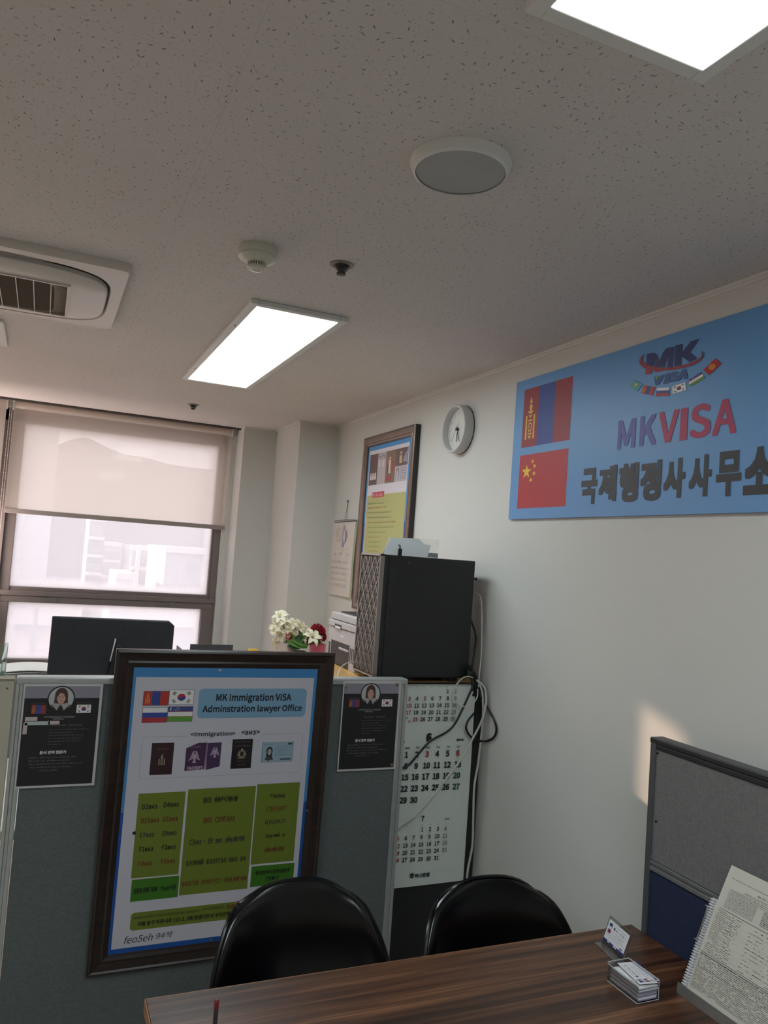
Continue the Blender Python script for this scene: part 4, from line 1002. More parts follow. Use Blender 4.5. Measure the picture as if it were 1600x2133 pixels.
def leaf(parent, p0, p1, wd, m=M_leaf, up=.3):
    p0, p1 = Vector(p0), Vector(p1); L = p1-p0; side = L.cross(Vector((0,-1,.3))).normalized(); b = MB()
    def fn(s_, t_): return p0+L*t_+Vector((0,0,1))*L.length*up*t_*(1-t_)+side*wd*math.sin(math.pi*(t_*.96+.02))*(s_-.5)*2+Vector((0,-1,0))*wd*.4*abs(s_-.5)*math.sin(math.pi*t_)
    b.grid(fn, 4, 10); b.build('leaf', m, parent, smooth=True)
def fp(px, py, y): return hit(px, py, (0, y, 0), nY)
FZ = .955
def pot(t, cx, cy, r, h, m):
    b = MB(); b.lathe([(r*.72,0),(r*.8,h*.3),(r,h),(r*.92,h),(r*.85,h*.85),(r*.01,h*.85)], (cx, cy, FZ), (0,0,1), 32); b.build('pot', m, t, smooth=True)
y = 3.70
A = fp(598, 1338, y)
t = thing('flower_pot', 'white lilies in a pale pot by the pillar corner', 'flowers', (A.x, y, FZ), 'flower pots in the window corner')
pot(t, A.x, y, .045, A.z-FZ, mat('pale_pink_pot', 'c9b6ae', .5, noise=.03))
for (px, py, r, d) in ((583, 1286, .045, (-.3,-.6,.8)), (578, 1303, .045, (-.7,-.6,.2)), (598, 1305, .05, (-.1,-.9,.3)), (613, 1302, .045, (.3,-.7,.6)), (624, 1308, .045, (.5,-.7,.4)), (588, 1325, .045, (-.5,-.8,.1)), (580, 1337, .04, (-.7,-.6,-.2)), (600, 1318, .045, (.1,-1,.2)), (640, 1311, .028, (.4,-.5,.7)), (632, 1320, .035, (.2,-.9,.2)), (590, 1276, .02, (0,-.5,1)), (572, 1315, .03, (-.8,-.4,.1))):
    lily(t, fp(px, py, y+random.uniform(-.03, .03)), d, r)
b = MB()
for (px, py) in ((583,1290),(598,1308),(618,1305),(588,1328),(580,1305)):
    b.tube([Vector((A.x, y, A.z-.01)), (Vector((A.x, y, A.z))+fp(px,py,y))/2+Vector((0,-.01,.01)), fp(px,py,y)], .002, 6)
b.build('stem', M_leaf, t, smooth=True)
A2 = fp(662, 1341, y)
t = thing('flower_pot', 'red blossoms with one open lily in a bright pink pot beside the printer', 'flowers', (A2.x, y, FZ), 'flower pots in the window corner')
pot(t, A2.x, y, .040, A2.z-FZ, mat('pink_pot', 'd96f8c', .45, noise=.03))
for (px, py, r) in ((660,1313,.032),(642,1319,.020),(668,1327,.028),(653,1325,.024),(648,1338,.022),(667,1316,.026),(637,1326,.020)): bloom(t, fp(px, py, y+.01), r)
lily(t, fp(651, 1328, y-.06), (.1,-.8,.6), .046)
leaf(t, fp(648,1337,y-.05), fp(670,1338,y-.05), .014, M_leaf2); leaf(t, fp(640,1345,y-.03), fp(655,1310,y), .008, M_leaf2)
A3 = fp(620, 1346, y)
t = thing('leafy_plant', 'broad green leaves and a red bud between the lilies and the pink pot', 'plant', (A3.x, y-.03, FZ))
pot(t, A3.x, y-.03, .035, A3.z-FZ-.02, mat('dark_pot', '4a4540', .5))
for (p, q_, w_l, mm) in (((640,1350),(597,1338),.020,M_leaf),((642,1348),(605,1332),.017,M_leaf),((610,1352),(628,1316),.012,M_leaf2),((625,1348),(606,1318),.008,M_leaf),((632,1345),(622,1312),.010,M_leaf2),((625,1352),(598,1347),.014,M_leaf2),((618,1345),(640,1322),.009,M_leaf)):
    leaf(t, fp(*p, y-.05), fp(*q_, y-.05), w_l, mm)
bloom(t, fp(601, 1326, y-.02), .022)

# desk behind the partition, with what stands on it
t = thing('office_desk', 'white office desk behind the grey partition', 'desk', (.3, 3.3, 0))
boxes('desk_top', M_white, (-.25, 2.60, .70, .93, 3.75, .73), parent=t, bevel=.004)
for xx_ in (-.22, .87):
    for yy_ in (2.65, 3.66): boxes('leg', M_alu, (xx_, yy_, 0, xx_+.04, yy_+.04, .70), parent=t)
# monitor back
y = 3.3
P_ = [hit(*p, (0,y,0), nY) for p in ((110,1284),(352,1299),(363,1312),(361,1360),(358,1420),(95,1420))]
zt = P_[0].z; zbm = P_[5].z; xl = (P_[0].x+P_[5].x)/2; xr = P_[2].x
t = thing('monitor', 'back of a black monitor against the window', 'monitor', ((xl+xr)/2, y, .73))
b = MB(); c_ = .022
b.prism([(xl, y, zbm-.02), (xr, y, zbm-.02), (xr, y, zt-c_), (xr-c_, y, zt-.004), (xl, y, zt)], (0, .03, 0)); b.build('housing', mat('monitor_black', '2a2a2e', .5, noise=.04, nscale=60), t, bevel=.004)
b = MB()
for i in range(46):
    x = xl+.02+(xr-xl-.06)*i/45; cc_ = (x-xl)/(xr-xl)
    top_ = zt-.012-.03*abs(cc_-.5); b.tube([(x, y-.0005, top_), (x+.012*(cc_-.3), y-.0005, top_-.09-.05*math.sin(cc_*3))], .0011, 4, smooth=False)
b.build('rear_ribs', mat('monitor_rib', '3a3a3f', .5), t)
b = MB(); b.box(xl+.05, y+.03, zbm, xr-.05, y+.045, zt-.03); b.build('screen_bezel', M_black, t)
b = MB(); b.prism([(xl+.16, y-.03, .76), (xl+.24, y-.03, .76), (xl+.27, y-.03, 1.19), (xl+.245, y-.03, 1.20)], (0, .028, 0)); b.build('neck', M_black, t, bevel=.004)
b = MB(); b.tube([(xl+.228, y-.006, 1.13), (xl+.236, y-.008, 1.19), (xl+.240, y-.008, 1.22)], .003, 6); b.build('cable_clip', M_white, t)
boxes('base', M_black, (xl+.10, y-.10, .73, xl+.34, y+.08, .745), parent=t, bevel=.004)
# tray stack
A = hit(377, 1352, (0,3.5,0), nY); B = hit(470, 1352, (0,3.5,0), nY)
t = thing('letter_tray', 'dark letter tray just right of the monitor', 'tray', ((A.x+B.x)/2, 3.5, .73))
b = MB(); b.box(A.x, 3.38, A.z-.03, B.x+.06, 3.62, A.z-.024); b.box(A.x, 3.38, A.z-.03, A.x+.004, 3.62, A.z); b.box(A.x+.06, 3.615, A.z-.03, B.x+.06, 3.62, A.z+.008); b.prism([(A.x, 3.378, A.z-.03),(B.x+.06,3.378,A.z-.03),(B.x+.06,3.378,A.z-.012),(A.x,3.378,A.z)], (0,.004,0)); b.build('upper_shelf', mat('dark_tray', '4c4a4c', .5), t)
b = MB(); b.box(A.x, 3.38, .73, B.x+.06, 3.62, A.z-.04); b.build('drawer_stack', mat('tray_grey', '77757a', .5), t, bevel=.004)
A = hit(527, 1354, (0,3.95,0), nY)
t = thing('storage_box', 'pale box on the low cabinet, hidden behind the big framed poster', 'box', (A.x, 3.95, .955))
boxes('box_body', M_cream, (A.x-.05, 3.87, .955, A.x+.06, 4.03, A.z-.03), parent=t, bevel=.003)
boxes('box_lid', M_cream, (A.x-.053, 3.867, A.z-.03, A.x+.063, 4.033, A.z-.02), parent=t, bevel=.002)
t = thing('note_pad', 'tiny patch of yellow note paper above the top edge of the big framed poster', 'note pad', (A.x, 3.95, A.z-.02))
boxes('pad', mat('note_yellow', 'e5b73a', .7), (A.x-.022, 3.93, A.z-.02, A.x+.022, 3.97, A.z+.004), parent=t)
# paper pile (left, beyond the partition)
A = hit(20, 1389, (0,3.55,0), nY); B = hit(97, 1402, (0,3.55,0), nY)
t = thing('paper_tray_stand', 'grey drawer unit holding the loose papers by the window', 'drawer unit', (-.05, 3.6, .73))
zz0 = A.z-.035
boxes('unit', mat('tray_grey', '77757a', .5), (A.x-.06, 3.42, .73, B.x+.03, 3.68, zz0), parent=t, bevel=.003)
for i in range(6):
    b = MB(); zz = zz0+.0005+i*.0055; s_ = random.uniform(-.012, .012)
    b.grid(lambda a, c: (A.x-.03+s_+(B.x-A.x+.05)*a, 3.44+.22*c, zz+(.010*math.sin(a*2.4)*(i/5)**2 if i > 2 else 0)), 10, 2)
    tag(b.build('paper_sheet', M_paper, None, solid=.0025), 'loose white sheets piled behind the left notice', 'paper', 'sheets on the paper pile')
# acrylic desk screen at the far left
t = thing('desk_screen', 'clear acrylic desk screen at the left edge of the picture', 'screen', (-.1, 2.9, 1.11))
A = hit(17, 1340, (0,3.0,0), nY); B = hit(17, 1412, (0,3.0,0), nY)
boxes('acrylic_sheet', acrylic('green_acrylic', (.78, .88, .84, 1), .12), (A.x-.004, 2.62, 1.0, A.x, 3.0, A.z), parent=t)
boxes('acrylic_return', MATS.get('x') or bpy.data.materials['green_acrylic'], (A.x-.5, 3.0, 1.0, A.x, 3.004, A.z), parent=t)
boxes('edge_strip', mat('edge_pale_green', 'b9cdc8', .3), (A.x-.005, 2.996, 1.0, A.x+.001, 3.005, A.z+.001), (A.x-.0045, 2.62, A.z-.003, A.x+.0005, 3.0, A.z+.001), parent=t)
boxes('desk_screen_post', M_alu, (A.x-.012, 2.985, .73, A.x+.004, 3.010, 1.0), parent=t)

# ------------------------------------------------------------------ partition with notices
PY = 2.50
t = thing('partition_panel', 'grey green fabric office partition with pale metal trim', 'partition', (.6, PY, 0))
pxa, pxb, pzt = -.031, 1.222, 1.200
boxes('fabric_panel', M_gfab, (pxa+.034, PY+.004, .04, pxb-.030, PY+.036, pzt-.024), parent=t)
b = MB()
for xa in (pxa, pxb-.030):
    b.box(xa, PY, 0, xa+.010, PY+.040, pzt-.02); b.box(xa+.010, PY+.003, 0, xa+.020, PY+.037, pzt-.02); b.box(xa+.020, PY, 0, xa+.032, PY+.040, pzt-.02)
b.build('side_rail', M_alu, t, bevel=.0015)
boxes('top_cap', M_alu, (pxa, PY-.003, pzt-.022, pxb, PY+.043, pzt), parent=t, bevel=.005)
boxes('base_rail', M_alu_d, (pxa+.032, PY, 0, pxb-.030, PY+.04, .04), parent=t)
t = thing('partition_panel', 'cream panel at the left edge of the picture beside the grey partition', 'partition', (-.45, PY, 0))
boxes('panel', M_cream, (-.90, PY, .0, pxa-.004, PY+.05, 1.188), parent=t, bevel=.002)
boxes('cap', mat('cream_dark', '8e8676', .6), (-.90, PY-.001, 1.188, pxa-.004, PY+.05, 1.194), parent=t)
b = MB(); p = hit(15, 1434, (0,PY,0), nY); b.lathe([(.003,0),(.003,.002)], p, (0,-1,0), 8); b.build('screw', M_alu_d, t)

# notices
def cn1(x, y): return x*.1625, 1380+y*.1625
def c8(x, y): return 690+x/4, 1380+y/4
def notice(label, cv, Q4, items, tape=False, pins=(), curl=False):
    yy = PY-.0045
    a = [hit(*cv(*p), (0,yy,0), nY) for p in Q4]
    x0 = (a[0].x+a[3].x)/2; x1 = (a[1].x+a[2].x)/2; z1 = (a[0].z+a[1].z)/2; z0 = (a[2].z+a[3].z)/2
    t = thing('notice', label, 'notice', ((x0+x1)/2, PY, z0), 'laminated translator notices on the partition')
    boxes('sheet', mat('laminate_white', 'c9c9ca', .3), (x0, yy, z0, x1, yy+.0012, z1), parent=t)
    K = Print((x0, yy, z0), (1,0,0), (0,0,1), cv, .00025)
    w, h = x1-x0, z1-z0; X = lambda s_: s_*w; Y = lambda s_: s_*h
    K.rect_uv(X(.02), Y(.86), X(.965), Y(.975), '#8f8c9a', 1); K.rect_uv(X(.02), Y(.022), X(.965), Y(.86), '#1d1c1f', 1)
    cxp, czp, rp = X(.475), Y(.855), X(.175)
    K.ell_uv(cxp, czp, rp, rp, '#1b1b20', 2); K.ell_uv(cxp, czp, rp*.9, rp*.9, '#b9bcbd', 3)
    # generic portrait: dark clothes, pale collar, long brown hair
    K.ell_uv(cxp, czp+rp*.30, rp*.46, rp*.54, '#4d3433', 4)
    for s_ in (-1, 1): K.poly_uv([(cxp+s_*rp*.16,czp+rp*.3),(cxp+s_*rp*.46,czp+rp*.3),(cxp+s_*rp*.52,czp-rp*.48),(cxp+s_*rp*.20,czp-rp*.46)], '#4d3433', 4.5)
    K.poly_uv([(cxp-rp*.74,czp-rp*.48),(cxp-rp*.2,czp-rp*.36),(cxp+rp*.2,czp-rp*.36),(cxp+rp*.74,czp-rp*.48),(cxp+rp*.5,czp-rp*.76),(cxp,czp-rp*.93),(cxp-rp*.5,czp-rp*.76)], '#232327', 5)
    K.rect_uv(cxp-rp*.14, czp-rp*.52, cxp+rp*.14, czp-rp*.2, '#b98f7f', 5.5)
    K.ell_uv(cxp, czp+rp*.06, rp*.31, rp*.42, '#c79d8b', 6)
    K.poly_uv([(cxp-rp*.34,czp+rp*.08),(cxp-rp*.30,czp+rp*.46),(cxp,czp+rp*.58),(cxp-rp*.02,czp+rp*.46),(cxp-rp*.18,czp+rp*.36),(cxp-rp*.28,czp+rp*.12)], '#4d3433', 7)
    K.poly_uv([(cxp+rp*.34,czp+rp*.08),(cxp+rp*.30,czp+rp*.46),(cxp,czp+rp*.58),(cxp-rp*.02,czp+rp*.46),(cxp+rp*.18,czp+rp*.36),(cxp+rp*.28,czp+rp*.12)], '#4d3433', 7)
    for s_ in (-1, 1):
        K.ell_uv(cxp+s_*rp*.115, czp+rp*.12, rp*.055, rp*.022, '#3a2a2a', 7, n=10); K.ell_uv(cxp+s_*rp*.12, czp+rp*.2, rp*.075, rp*.014, '#6b4a42', 7, n=10)
        K.poly_uv([(cxp+s_*rp*.03,czp-rp*.42),(cxp+s_*rp*.55,czp-rp*.30),(cxp+s_*rp*.62,czp-rp*.5),(cxp+s_*rp*.25,czp-rp*.88)], '#a9a6a4', 8)
    K.ell_uv(cxp, czp-rp*.14, rp*.085, rp*.025, '#a5565a', 7, n=12); K.ell_uv(cxp, czp-rp*.02, rp*.035, rp*.03, '#ab8070', 7, n=10)
    K.flag('mongolia', [(X(.115),Y(.80)),(X(.295),Y(.795)),(X(.295),Y(.71)),(X(.115),Y(.71))], 2, {'r': '#8a3a3c', 'b': '#3a4a8e', 'y': '#cf8a2e'})
    K.rect_uv(X(.11), Y(.812), X(.29), Y(.814), '#8e8a86', 2); K.rect_uv(X(.68), Y(.812), X(.86), Y(.814), '#8e8a86', 2)
    K.flag('korea', [(X(.68),Y(.795)),(X(.865),Y(.795)),(X(.865),Y(.715)),(X(.68),Y(.715))], 2)
    K.txt_uv('A Professional Translator', X(.28), Y(.672), X(.67), Y(.69), '#b9b6ba', 3, .005); K.txt_uv('MKVISA', X(.40), Y(.652), X(.53), Y(.666), '#b9b6ba', 3, .005)
    K.txt_uv('Баталгаат орчуулга', X(.39), Y(.588), X(.76), Y(.606), '#8f8c90', 3)
    for i, e in enumerate((.86, .66, .80, .80, .76, .52)): K.words_uv(X(.36), X(e), Y(.555-.029*i), Y(.010), '#77747a', 3)
    K.txt_uv('문서 번역 전문가', X(.27), Y(.322), X(.60), Y(.352), '#d6d4d6', 3, .02)
    for i, (s_, e) in enumerate(((.14,.74),(.14,.66),(.14,.82),(.17,.68),(.28,.52))): K.words_uv(X(s_), X(e), Y(.285-.031*i), Y(.014), '#7e7c80', 3)
    K.build('notice_print', t)
    if tape:
        for (a0, b0, a1, b1) in ((.05,.645,.20,.682),(.05,.605,.36,.640),(.34,.608,.48,.642),(.035,.52,.085,.625)):
            boxes('paper_tape', mat('tape_pink' if a0 != .05 or b0 > .62 else 'tape_blue', 'c8b9b9' if a0 != .05 or b0 > .62 else 'b6c1c4', .6), (x0+X(a0), yy-.0030, z0+Y(b0), x0+X(a1), yy-.0024, z0+Y(b1)), parent=t)
    for (a0, b0) in pins:
        b = MB(); b.lathe([(.0052,0),(.005,.003),(.002,.004)], (x0+X(a0), yy, z0+Y(b0)), (0,-1,0), 14); b.build('pin', mat('dull_brass', '8c8160', .35, .6), t, smooth=True)
    return t
notice('black translator notice with paper tape stuck across it, left of the big framed poster', cn1, [(298,270),(1325,275),(1210,1570),(195,1625)], None, tape=True)
notice('black translator notice pinned at the corners, right of the big framed poster', c8, [(92,155),(583,158),(535,882),(60,915)], None, pins=((.045,.935),(.93,.965),(.93,.05)))

# ------------------------------------------------------------------ big framed poster hung on the partition
# plane of its front, leaning a little: top edge nearer
yT, yB = 2.452, 2.478; zTf, zBf = 1.28, .335
dv = Vector((0, yT-yB, zTf-zBf)).normalized(); uu = Vector((1,0,0)); nn = uu.cross(dv)
pc = Vector((0, yB, zBf))
def onf(px, py): return hit(px, py, pc, nn)
TL, TR, BL = onf(232.5, 1361), onf(701, 1353), onf(190, 2038)
def fuv(p): return ((p-pc).dot(uu), (p-pc).dot(dv))
ul = (fuv(TL)[0]+fuv(BL)[0])/2; ur = fuv(TR)[0]; vt = (fuv(TL)[1]+fuv(TR)[1])/2; vb = fuv(BL)[1]
t = thing('framed_poster', 'large dark framed poster of green tables hung on the grey partition', 'poster', (.57, yB, vb+zBf), 'framed office posters')
frame_parts(t, pc+uu*ul+dv*vb, uu, dv, ur-ul, vt-vb, .056, .018, M_frame)
bk = pc-nn*.013
b = MB(); q_ = [bk+uu*(ul+.05)+dv*(vb+.05), bk+uu*(ur-.05)+dv*(vb+.05), bk+uu*(ur-.05)+dv*(vt-.05), bk+uu*(ul+.05)+dv*(vt-.05)]; b.prism(q_, -nn*.004); b.build('poster_board', mat('poster_board_white', 'b3b3b8', .5), t)
def c5(x, y): return 220+x/3.2, 1340+y/3.2
def c6b(x, y): return 180+x/2.963, 1600+y/2.963
K = Print(bk, uu, dv, c5, .0003)
a0, b1 = K.uv(165,192); a1, _ = K.uv(1427,160); _, b1b = K.uv(1427,160)
K.cv = c6b; a0b, b0 = K.uv(158,1160); a1b, _ = K.uv(1340,650); bm_ = K.uv(213,277)[1]; K.cv = c5
a0 = ul+.054; a1 = ur-.054; b1 = vt-.052; b0 = vb+.054
K.rect_uv(a0, bm_, a1, b1, '#3f86c2', 1); K.rect_uv(a0, b0, a1, bm_, '#0d4fa0', 1)
wx0, wt = K.uv(203,225); wx1 = K.uv(1393,197)[0]; K.cv = c6b; wb = K.uv(195,1115)[1]; K.cv = c5
wx0 = max(wx0, a0+.010); K.rect_uv(wx0, wb, wx1, wt, '#c6c6d1', 2)
K.build('poster_paper', t)
# flags
def fl(kind, tl, br):
    A_ = K.uv(*tl); B_ = K.uv(*br); q = [(A_[0],A_[1]),(B_[0],A_[1]),(B_[0],B_[1]),(A_[0],B_[1])]
    e = .0012; K.poly_uv([(q[0][0]-e,q[0][1]+e),(q[1][0]+e,q[1][1]+e),(q[2][0]+e,q[2][1]-e),(q[3][0]-e,q[3][1]-e)], '#5d5d63', 3); K.flag(kind, q, 4)
fl('mongolia', (257,320), (415,412)); fl('korea', (429,312), (582,405)); fl('russia', (250,430), (405,525)); fl('uzbekistan', (420,423), (574,518))
K.build('flag_group', t, 'four small national flags')
# heading
A_ = K.uv(625,312); B_ = K.uv(1328,482); K.rr_uv(A_[0], K.uv(618,510)[1]*.5+K.uv(1325,480)[1]*.5, B_[0], (A_[1]+K.uv(1330,292)[1])/2, .014, '#7ba5c4', 3)
tq(K, 'MK Immigration VISA', (738,340), (1236,332), (1236,392), (738,400), '#15161c', .012, 4)
tq(K, 'Adminstration lawyer Office', (648,420), (1308,402), (1306,456), (646,476), '#15161c', .012, 4)
K.build('heading', t, 'pale blue heading block')
# rounded box with passports
A_ = K.uv(240,640); B_ = K.uv(1300,850); TT = (K.uv(240,640)[1]+K.uv(1312,585)[1])/2; BB = (K.uv(222,915)[1]+K.uv(1296,848)[1])/2; a1_ = K.uv(1306,720)[0]; a0_ = K.uv(232,780)[0]
K.rr_uv(a0_, BB, a1_, TT, .012, '#8a8a95', 3); K.rr_uv(a0_+.0008, BB+.0008, a1_-.0008, TT-.0008, .0115, '#c6c6d1', 4)
g0 = K.uv(545,620)[0]; g1 = K.uv(1045,590)[0]; K.rect_uv(g0, TT-.004, g1, TT+.004, '#c6c6d1', 5)
tq(K, '<Immigration>', (566,598), (864,580), (864,618), (566,632), '#15161c', .01, 6); tq(K, '<виз>', (906,584), (1026,576), (1026,606), (906,610), '#15161c', .01, 6)
q = avgrect(K, (306,668), (457,658), (442,868), (293,882)); F, R, E, P = K.fr(q); R(0,0,1,1,'#341a20',5)
K.words_uv(F(.25,.8)[0], F(.8,.8)[0], F(0,.80)[1], .004, '#8c7b66', 6); K.soyombo(F, R, E, P, .36, .64, .3, .65, '#a8997e', '#341a20', 6)
q = avgrect(K, (527,668), (770,656), (762,838), (527,852)); F, R, E, P = K.fr(q)
P([(.02,0),(.56,.03),(.60,1),(.35,1),(.02,.82)],'#4a2b4d',5); P([(.60,.98),(1,1),(1,.12),(.62,.0)],'#463056',5); P([(.55,.03),(.60,.03),(.62,1),(.585,1)],'#8d7a96',6)
for ex, ey, es in ((.27,.48,1),(.83,.62,.85)):
    E(ex,ey,.035*es,.15*es,'#b9a9bb',6); P([(ex-.05*es,ey-.2*es),(ex+.05*es,ey-.2*es),(ex,ey)],'#b9a9bb',6)
    for s_ in (-1,1):
        for w_i in range(4): P([(ex,ey-.02*es),(ex+s_*(.05+.03*w_i)*es,ey+(.20-.085*w_i)*es),(ex+s_*(.085+.025*w_i)*es,ey+(.15-.09*w_i)*es)],'#b9a9bb',6)
        E(ex+s_*.03*es,ey+.2*es,.02*es,.035*es,'#b9a9bb',6)
a_ = F(.10,.04); c__ = F(.52,.15); K.txt_uv('ПАСПОРТ', a_[0], a_[1], c__[0], c__[1], '#c2b2c4', 7, .02); K.words_uv(F(.12,0)[0], F(.42,0)[0], F(0,.84)[1], .004, '#a898aa', 7)
q = avgrect(K, (845,642), (982,634), (968,828), (832,838)); F, R, E, P = K.fr(q); R(0,0,1,1,'#1c1719',5)
K.words_uv(F(.12,0)[0], F(.88,0)[0], F(0,.90)[1], .003, '#8e8570', 6); K.words_uv(F(.1,0)[0], F(.9,0)[0], F(0,.76)[1], .003, '#8e8570', 6)
E(.5,.50,.18,.12,'#7e765f',6); E(.5,.64,.06,.04,'#9a917a',7); E(.5,.5,.09,.08,'#1c1719',7); P([(.28,.42),(.36,.62),(.40,.46)],'#9a917a',7); P([(.72,.42),(.64,.62),(.60,.46)],'#9a917a',7); E(.5,.37,.2,.035,'#7e765f',6)
K.words_uv(F(.32,0)[0], F(.68,0)[0], F(0,.24)[1], .0035, '#8e8570', 6); K.words_uv(F(.3,0)[0], F(.7,0)[0], F(0,.12)[1], .003, '#8e8570', 6)
q = avgrect(K, (1043,662), (1252,653), (1245,785), (1037,795)); F, R, E, P = K.fr(q); R(0,0,1,1,'#6d8496',5); R(.02,.02,.98,.98,'#93adbd',6)
E(.24,.56,.10,.22,'#24262c',7); R(.15,.3,.33,.52,'#24262c',7); E(.24,.52,.062,.16,'#a8a2a0',8); P([(.10,.12),(.38,.12),(.33,.3),(.15,.3)],'#42464e',8)
K.words_uv(F(.07,0)[0], F(.38,0)[0], F(0,.88)[1], .004, '#3c6a94', 7); R(.82,.86,.95,.94,'#2f3f52',7)
for i in range(4): K.words_uv(F(.42,0)[0], F((.95,.85,.7,.9)[i],0)[0], F(0,.74-.13*i)[1], .0028, '#43505c', 7)
R(.60,.10,.94,.17,'#3f4a58',7); E(.22,.10,.03,.06,'#9b3b40',7)
K.build('passport_pictures', t)
# green blocks
K.cv = c6b
def gb(tl, tr, br, bl, col):
    q = avgrect(K, tl, tr, br, bl); K.rect_uv(q[0][0], q[2][1], q[1][0], q[0][1], col, 3); return q
gb((316,162),(606,139),(575,652),(281,682),'#6b7b26'); gb((277,690),(571,662),(565,792),(272,828),'#3a7216')
gb((620,137),(1040,104),(1000,738),(578,789),'#6b7b26'); gb((1050,100),(1313,86),(1283,570),(1018,596),'#6b7b26'); gb((1018,607),(1282,583),(1276,706),(1011,735),'#3a7216')
DK, RD = '#16171a', '#6e3220'; GY = '#2f3438'
for s_, x, y_, w, hh, col in (('D2виз',390,236,92,28,DK),('D4виз',523,224,90,28,DK),('D10виз',393,321,108,28,RD),('G1виз',517,311,90,28,RD),('E7виз',374,411,86,26,GY),('E9виз',513,399,84,26,GY),
        ('F1виз',369,498,84,26,DK),('F2виз',508,486,82,26,DK),('F3виз',363,587,84,26,RD),('F5виз',503,572,82,26,RD),
        ('ЗӨВЛӨГӨӨ ҮнэгҮй',421,745,256,30,DK),('ВИЗ ӨӨРЧЛӨНӨ',828,192,208,30,DK),('ВИЗ СУНГАНА',820,316,192,30,RD),('С3виз · E9 виз зӨвлӨгӨӨ',809,444,336,30,GY),
        ('ХЭЛНИЙ БЭЛТГЭЛ ВИЗ D4',801,568,362,32,DK),('ВИЗГҮЙ ХҮМҮҮСТ ЗӨВЛӨГӨӨ',792,692,392,32,RD),
        ('Гадаад',1180,170,86,26,DK),('ГЭРЛЭЛТ',1176,249,118,26,RD),('ЦУЦЛАЛТ',1168,332,126,26,GY),('Хуулий н',1163,415,116,28,DK),('зӨвлӨгӨӨ',1159,499,118,26,RD),
        ('동대문역사문화공원역',1149,637,208,24,DK),('1번출구',1146,677,80,24,DK)):
    K.txt(s_, x, y_, hh*1.08, col, w, 5, .012)
K.build('green_table', t); q = avgrect(K, (275,905),(1250,775),(1250,880),(262,1005)); K.rr_uv(q[0][0]+.001, K.uv(262,1005)[1], K.uv(1262,840)[0], K.uv(290,893)[1], .010, '#6b7b26', 3)
K.txt('Internation Adminstration lawyer', 498, 902, 26, '#24301f', 400, 5, .006); K.txt('H-S KWEON,', 787, 864, 22, DK, 130, 5, .004); K.txt('010-', 893, 852, 22, RD, 46, 5, .02)
K.txt('서울 중구 마른내로 161-3, 3층(평골타운과 우리은행 사이)', 638, 926, 30, DK, 622, 5, .012)
A_ = K.uv(925,822); B_ = K.uv(1150,862); K.rect_uv(A_[0], B_[1]-.004, B_[0], A_[1], '#8c2c2a', 5); K.rect_uv(A_[0]+.002, B_[1]-.002, B_[0]-.002, A_[1]-.002, '#b8b2b0', 6)
K.build('address_strip', t)
# handwriting along the bottom
K.txt('feo5eh', 322, 1050, 46, '#17181c', 175, 4, 0, shear=.25); K.txt('94책', 480, 1030, 40, '#17181c', 104, 4, 0, shear=.25)
K.cv = c5
K.build('handwriting', t)
for (cvf, x, y_, mm) in ((c5,762,180,M_alu),(c6b,769,1057,M_alu_d),(c5,190,1264,M_black),(c6b,1364,259,M_alu_d)):
    p = hit(*cvf(x, y_), bk, nn); b = MB(); b.lathe([(.0055,0),(.0045,.003),(.002,.0035)], p, nn, 12); b.build('fixing_screw', mm, t, smooth=True)

# ------------------------------------------------------------------ bank calendar on the cabinet end
KY = 2.592
cxl, cxr = 1.085, 1.552; czt, czb = 1.160, .438
t = thing('wall_calendar', 'long white three month calendar hanging on the black cabinet end', 'calendar', (1.3, KY, czb))
b = MB()
def cal(a, c):
    x = cxl+(cxr-cxl)*a; z = czb+(czt-czb)*c
    r_ = .03
    if c > .97 and a > .93: x -= (a-.93)*(c-.97)*8
    return (x, KY-.002*math.sin(c*3)-.003*(1-c)*math.sin(a*3), z)
b.grid(cal, 12, 24); b.build('sheets', M_green_paper, t, solid=.003)
b = MB(); b.tube([(cxl, KY, czt+.001), (cxr-.02, KY, czt+.001)], .0035, 8, smooth=False); b.build('binding', M_alu, t)
K = Print((cxl, KY-.0085, czb), (1,0,0), (0,0,1), c8, .0002)
CR, CB, CG, CGY = '#a33a40', '#1f2527', '#2d5a50', '#7a8583'
def row(ns, xs, y0, y1, hh, cols, bold=.012, lv=1):
    n_ = len(ns)
    for i, v in enumerate(ns):
        if v is None: continue
        yy_ = y0+(y1-y0)*i/max(1, n_-1)
        K.txt(str(v), xs[0]+(xs[1]-xs[0])*i/max(1, n_-1), yy_, hh, cols[i] if isinstance(cols, (list, tuple)) else cols, None, lv, bold)
        K.words(xs[0]+(xs[1]-xs[0])*i/max(1, n_-1)-hh*.3, yy_+hh*.85, xs[0]+(xs[1]-xs[0])*i/max(1, n_-1)+hh*.3, yy_+hh*.85, max(3, hh*.09), CGY, lv) if i % 2 == 0 else None
N_ = None
wk = [CR]+[CB]*5+[CGY]
# May
row(['SUN','MON','TUE','WED','THU','FRI','SAT'], (650,1030), 207, 203, 7, CGY, .0)
row([N_,N_,N_,N_,N_,1,2], (654,1036), 240, 240, 30, wk)
row([3,4,5,6,7,8,9], (653,1036), 302, 298, 32, [CR,CB,CR,CB,CB,CB,CGY])
row([10,11,12,13,14,15,16], (650,1028), 360, 355, 32, wk)
row([17,18,19,20,21,22,23], (644,1020), 417, 412, 32, wk)
row([N_,25,26,27,28,29,30], (638,1014), 475, 468, 32, [CR,CR]+[CB]*4+[CGY])
K.txt('24', 628, 463, 18, CR, None, 1, .01); K.txt('31', 652, 490, 18, CR, None, 1, .01)
K.build('month_of_may', t)
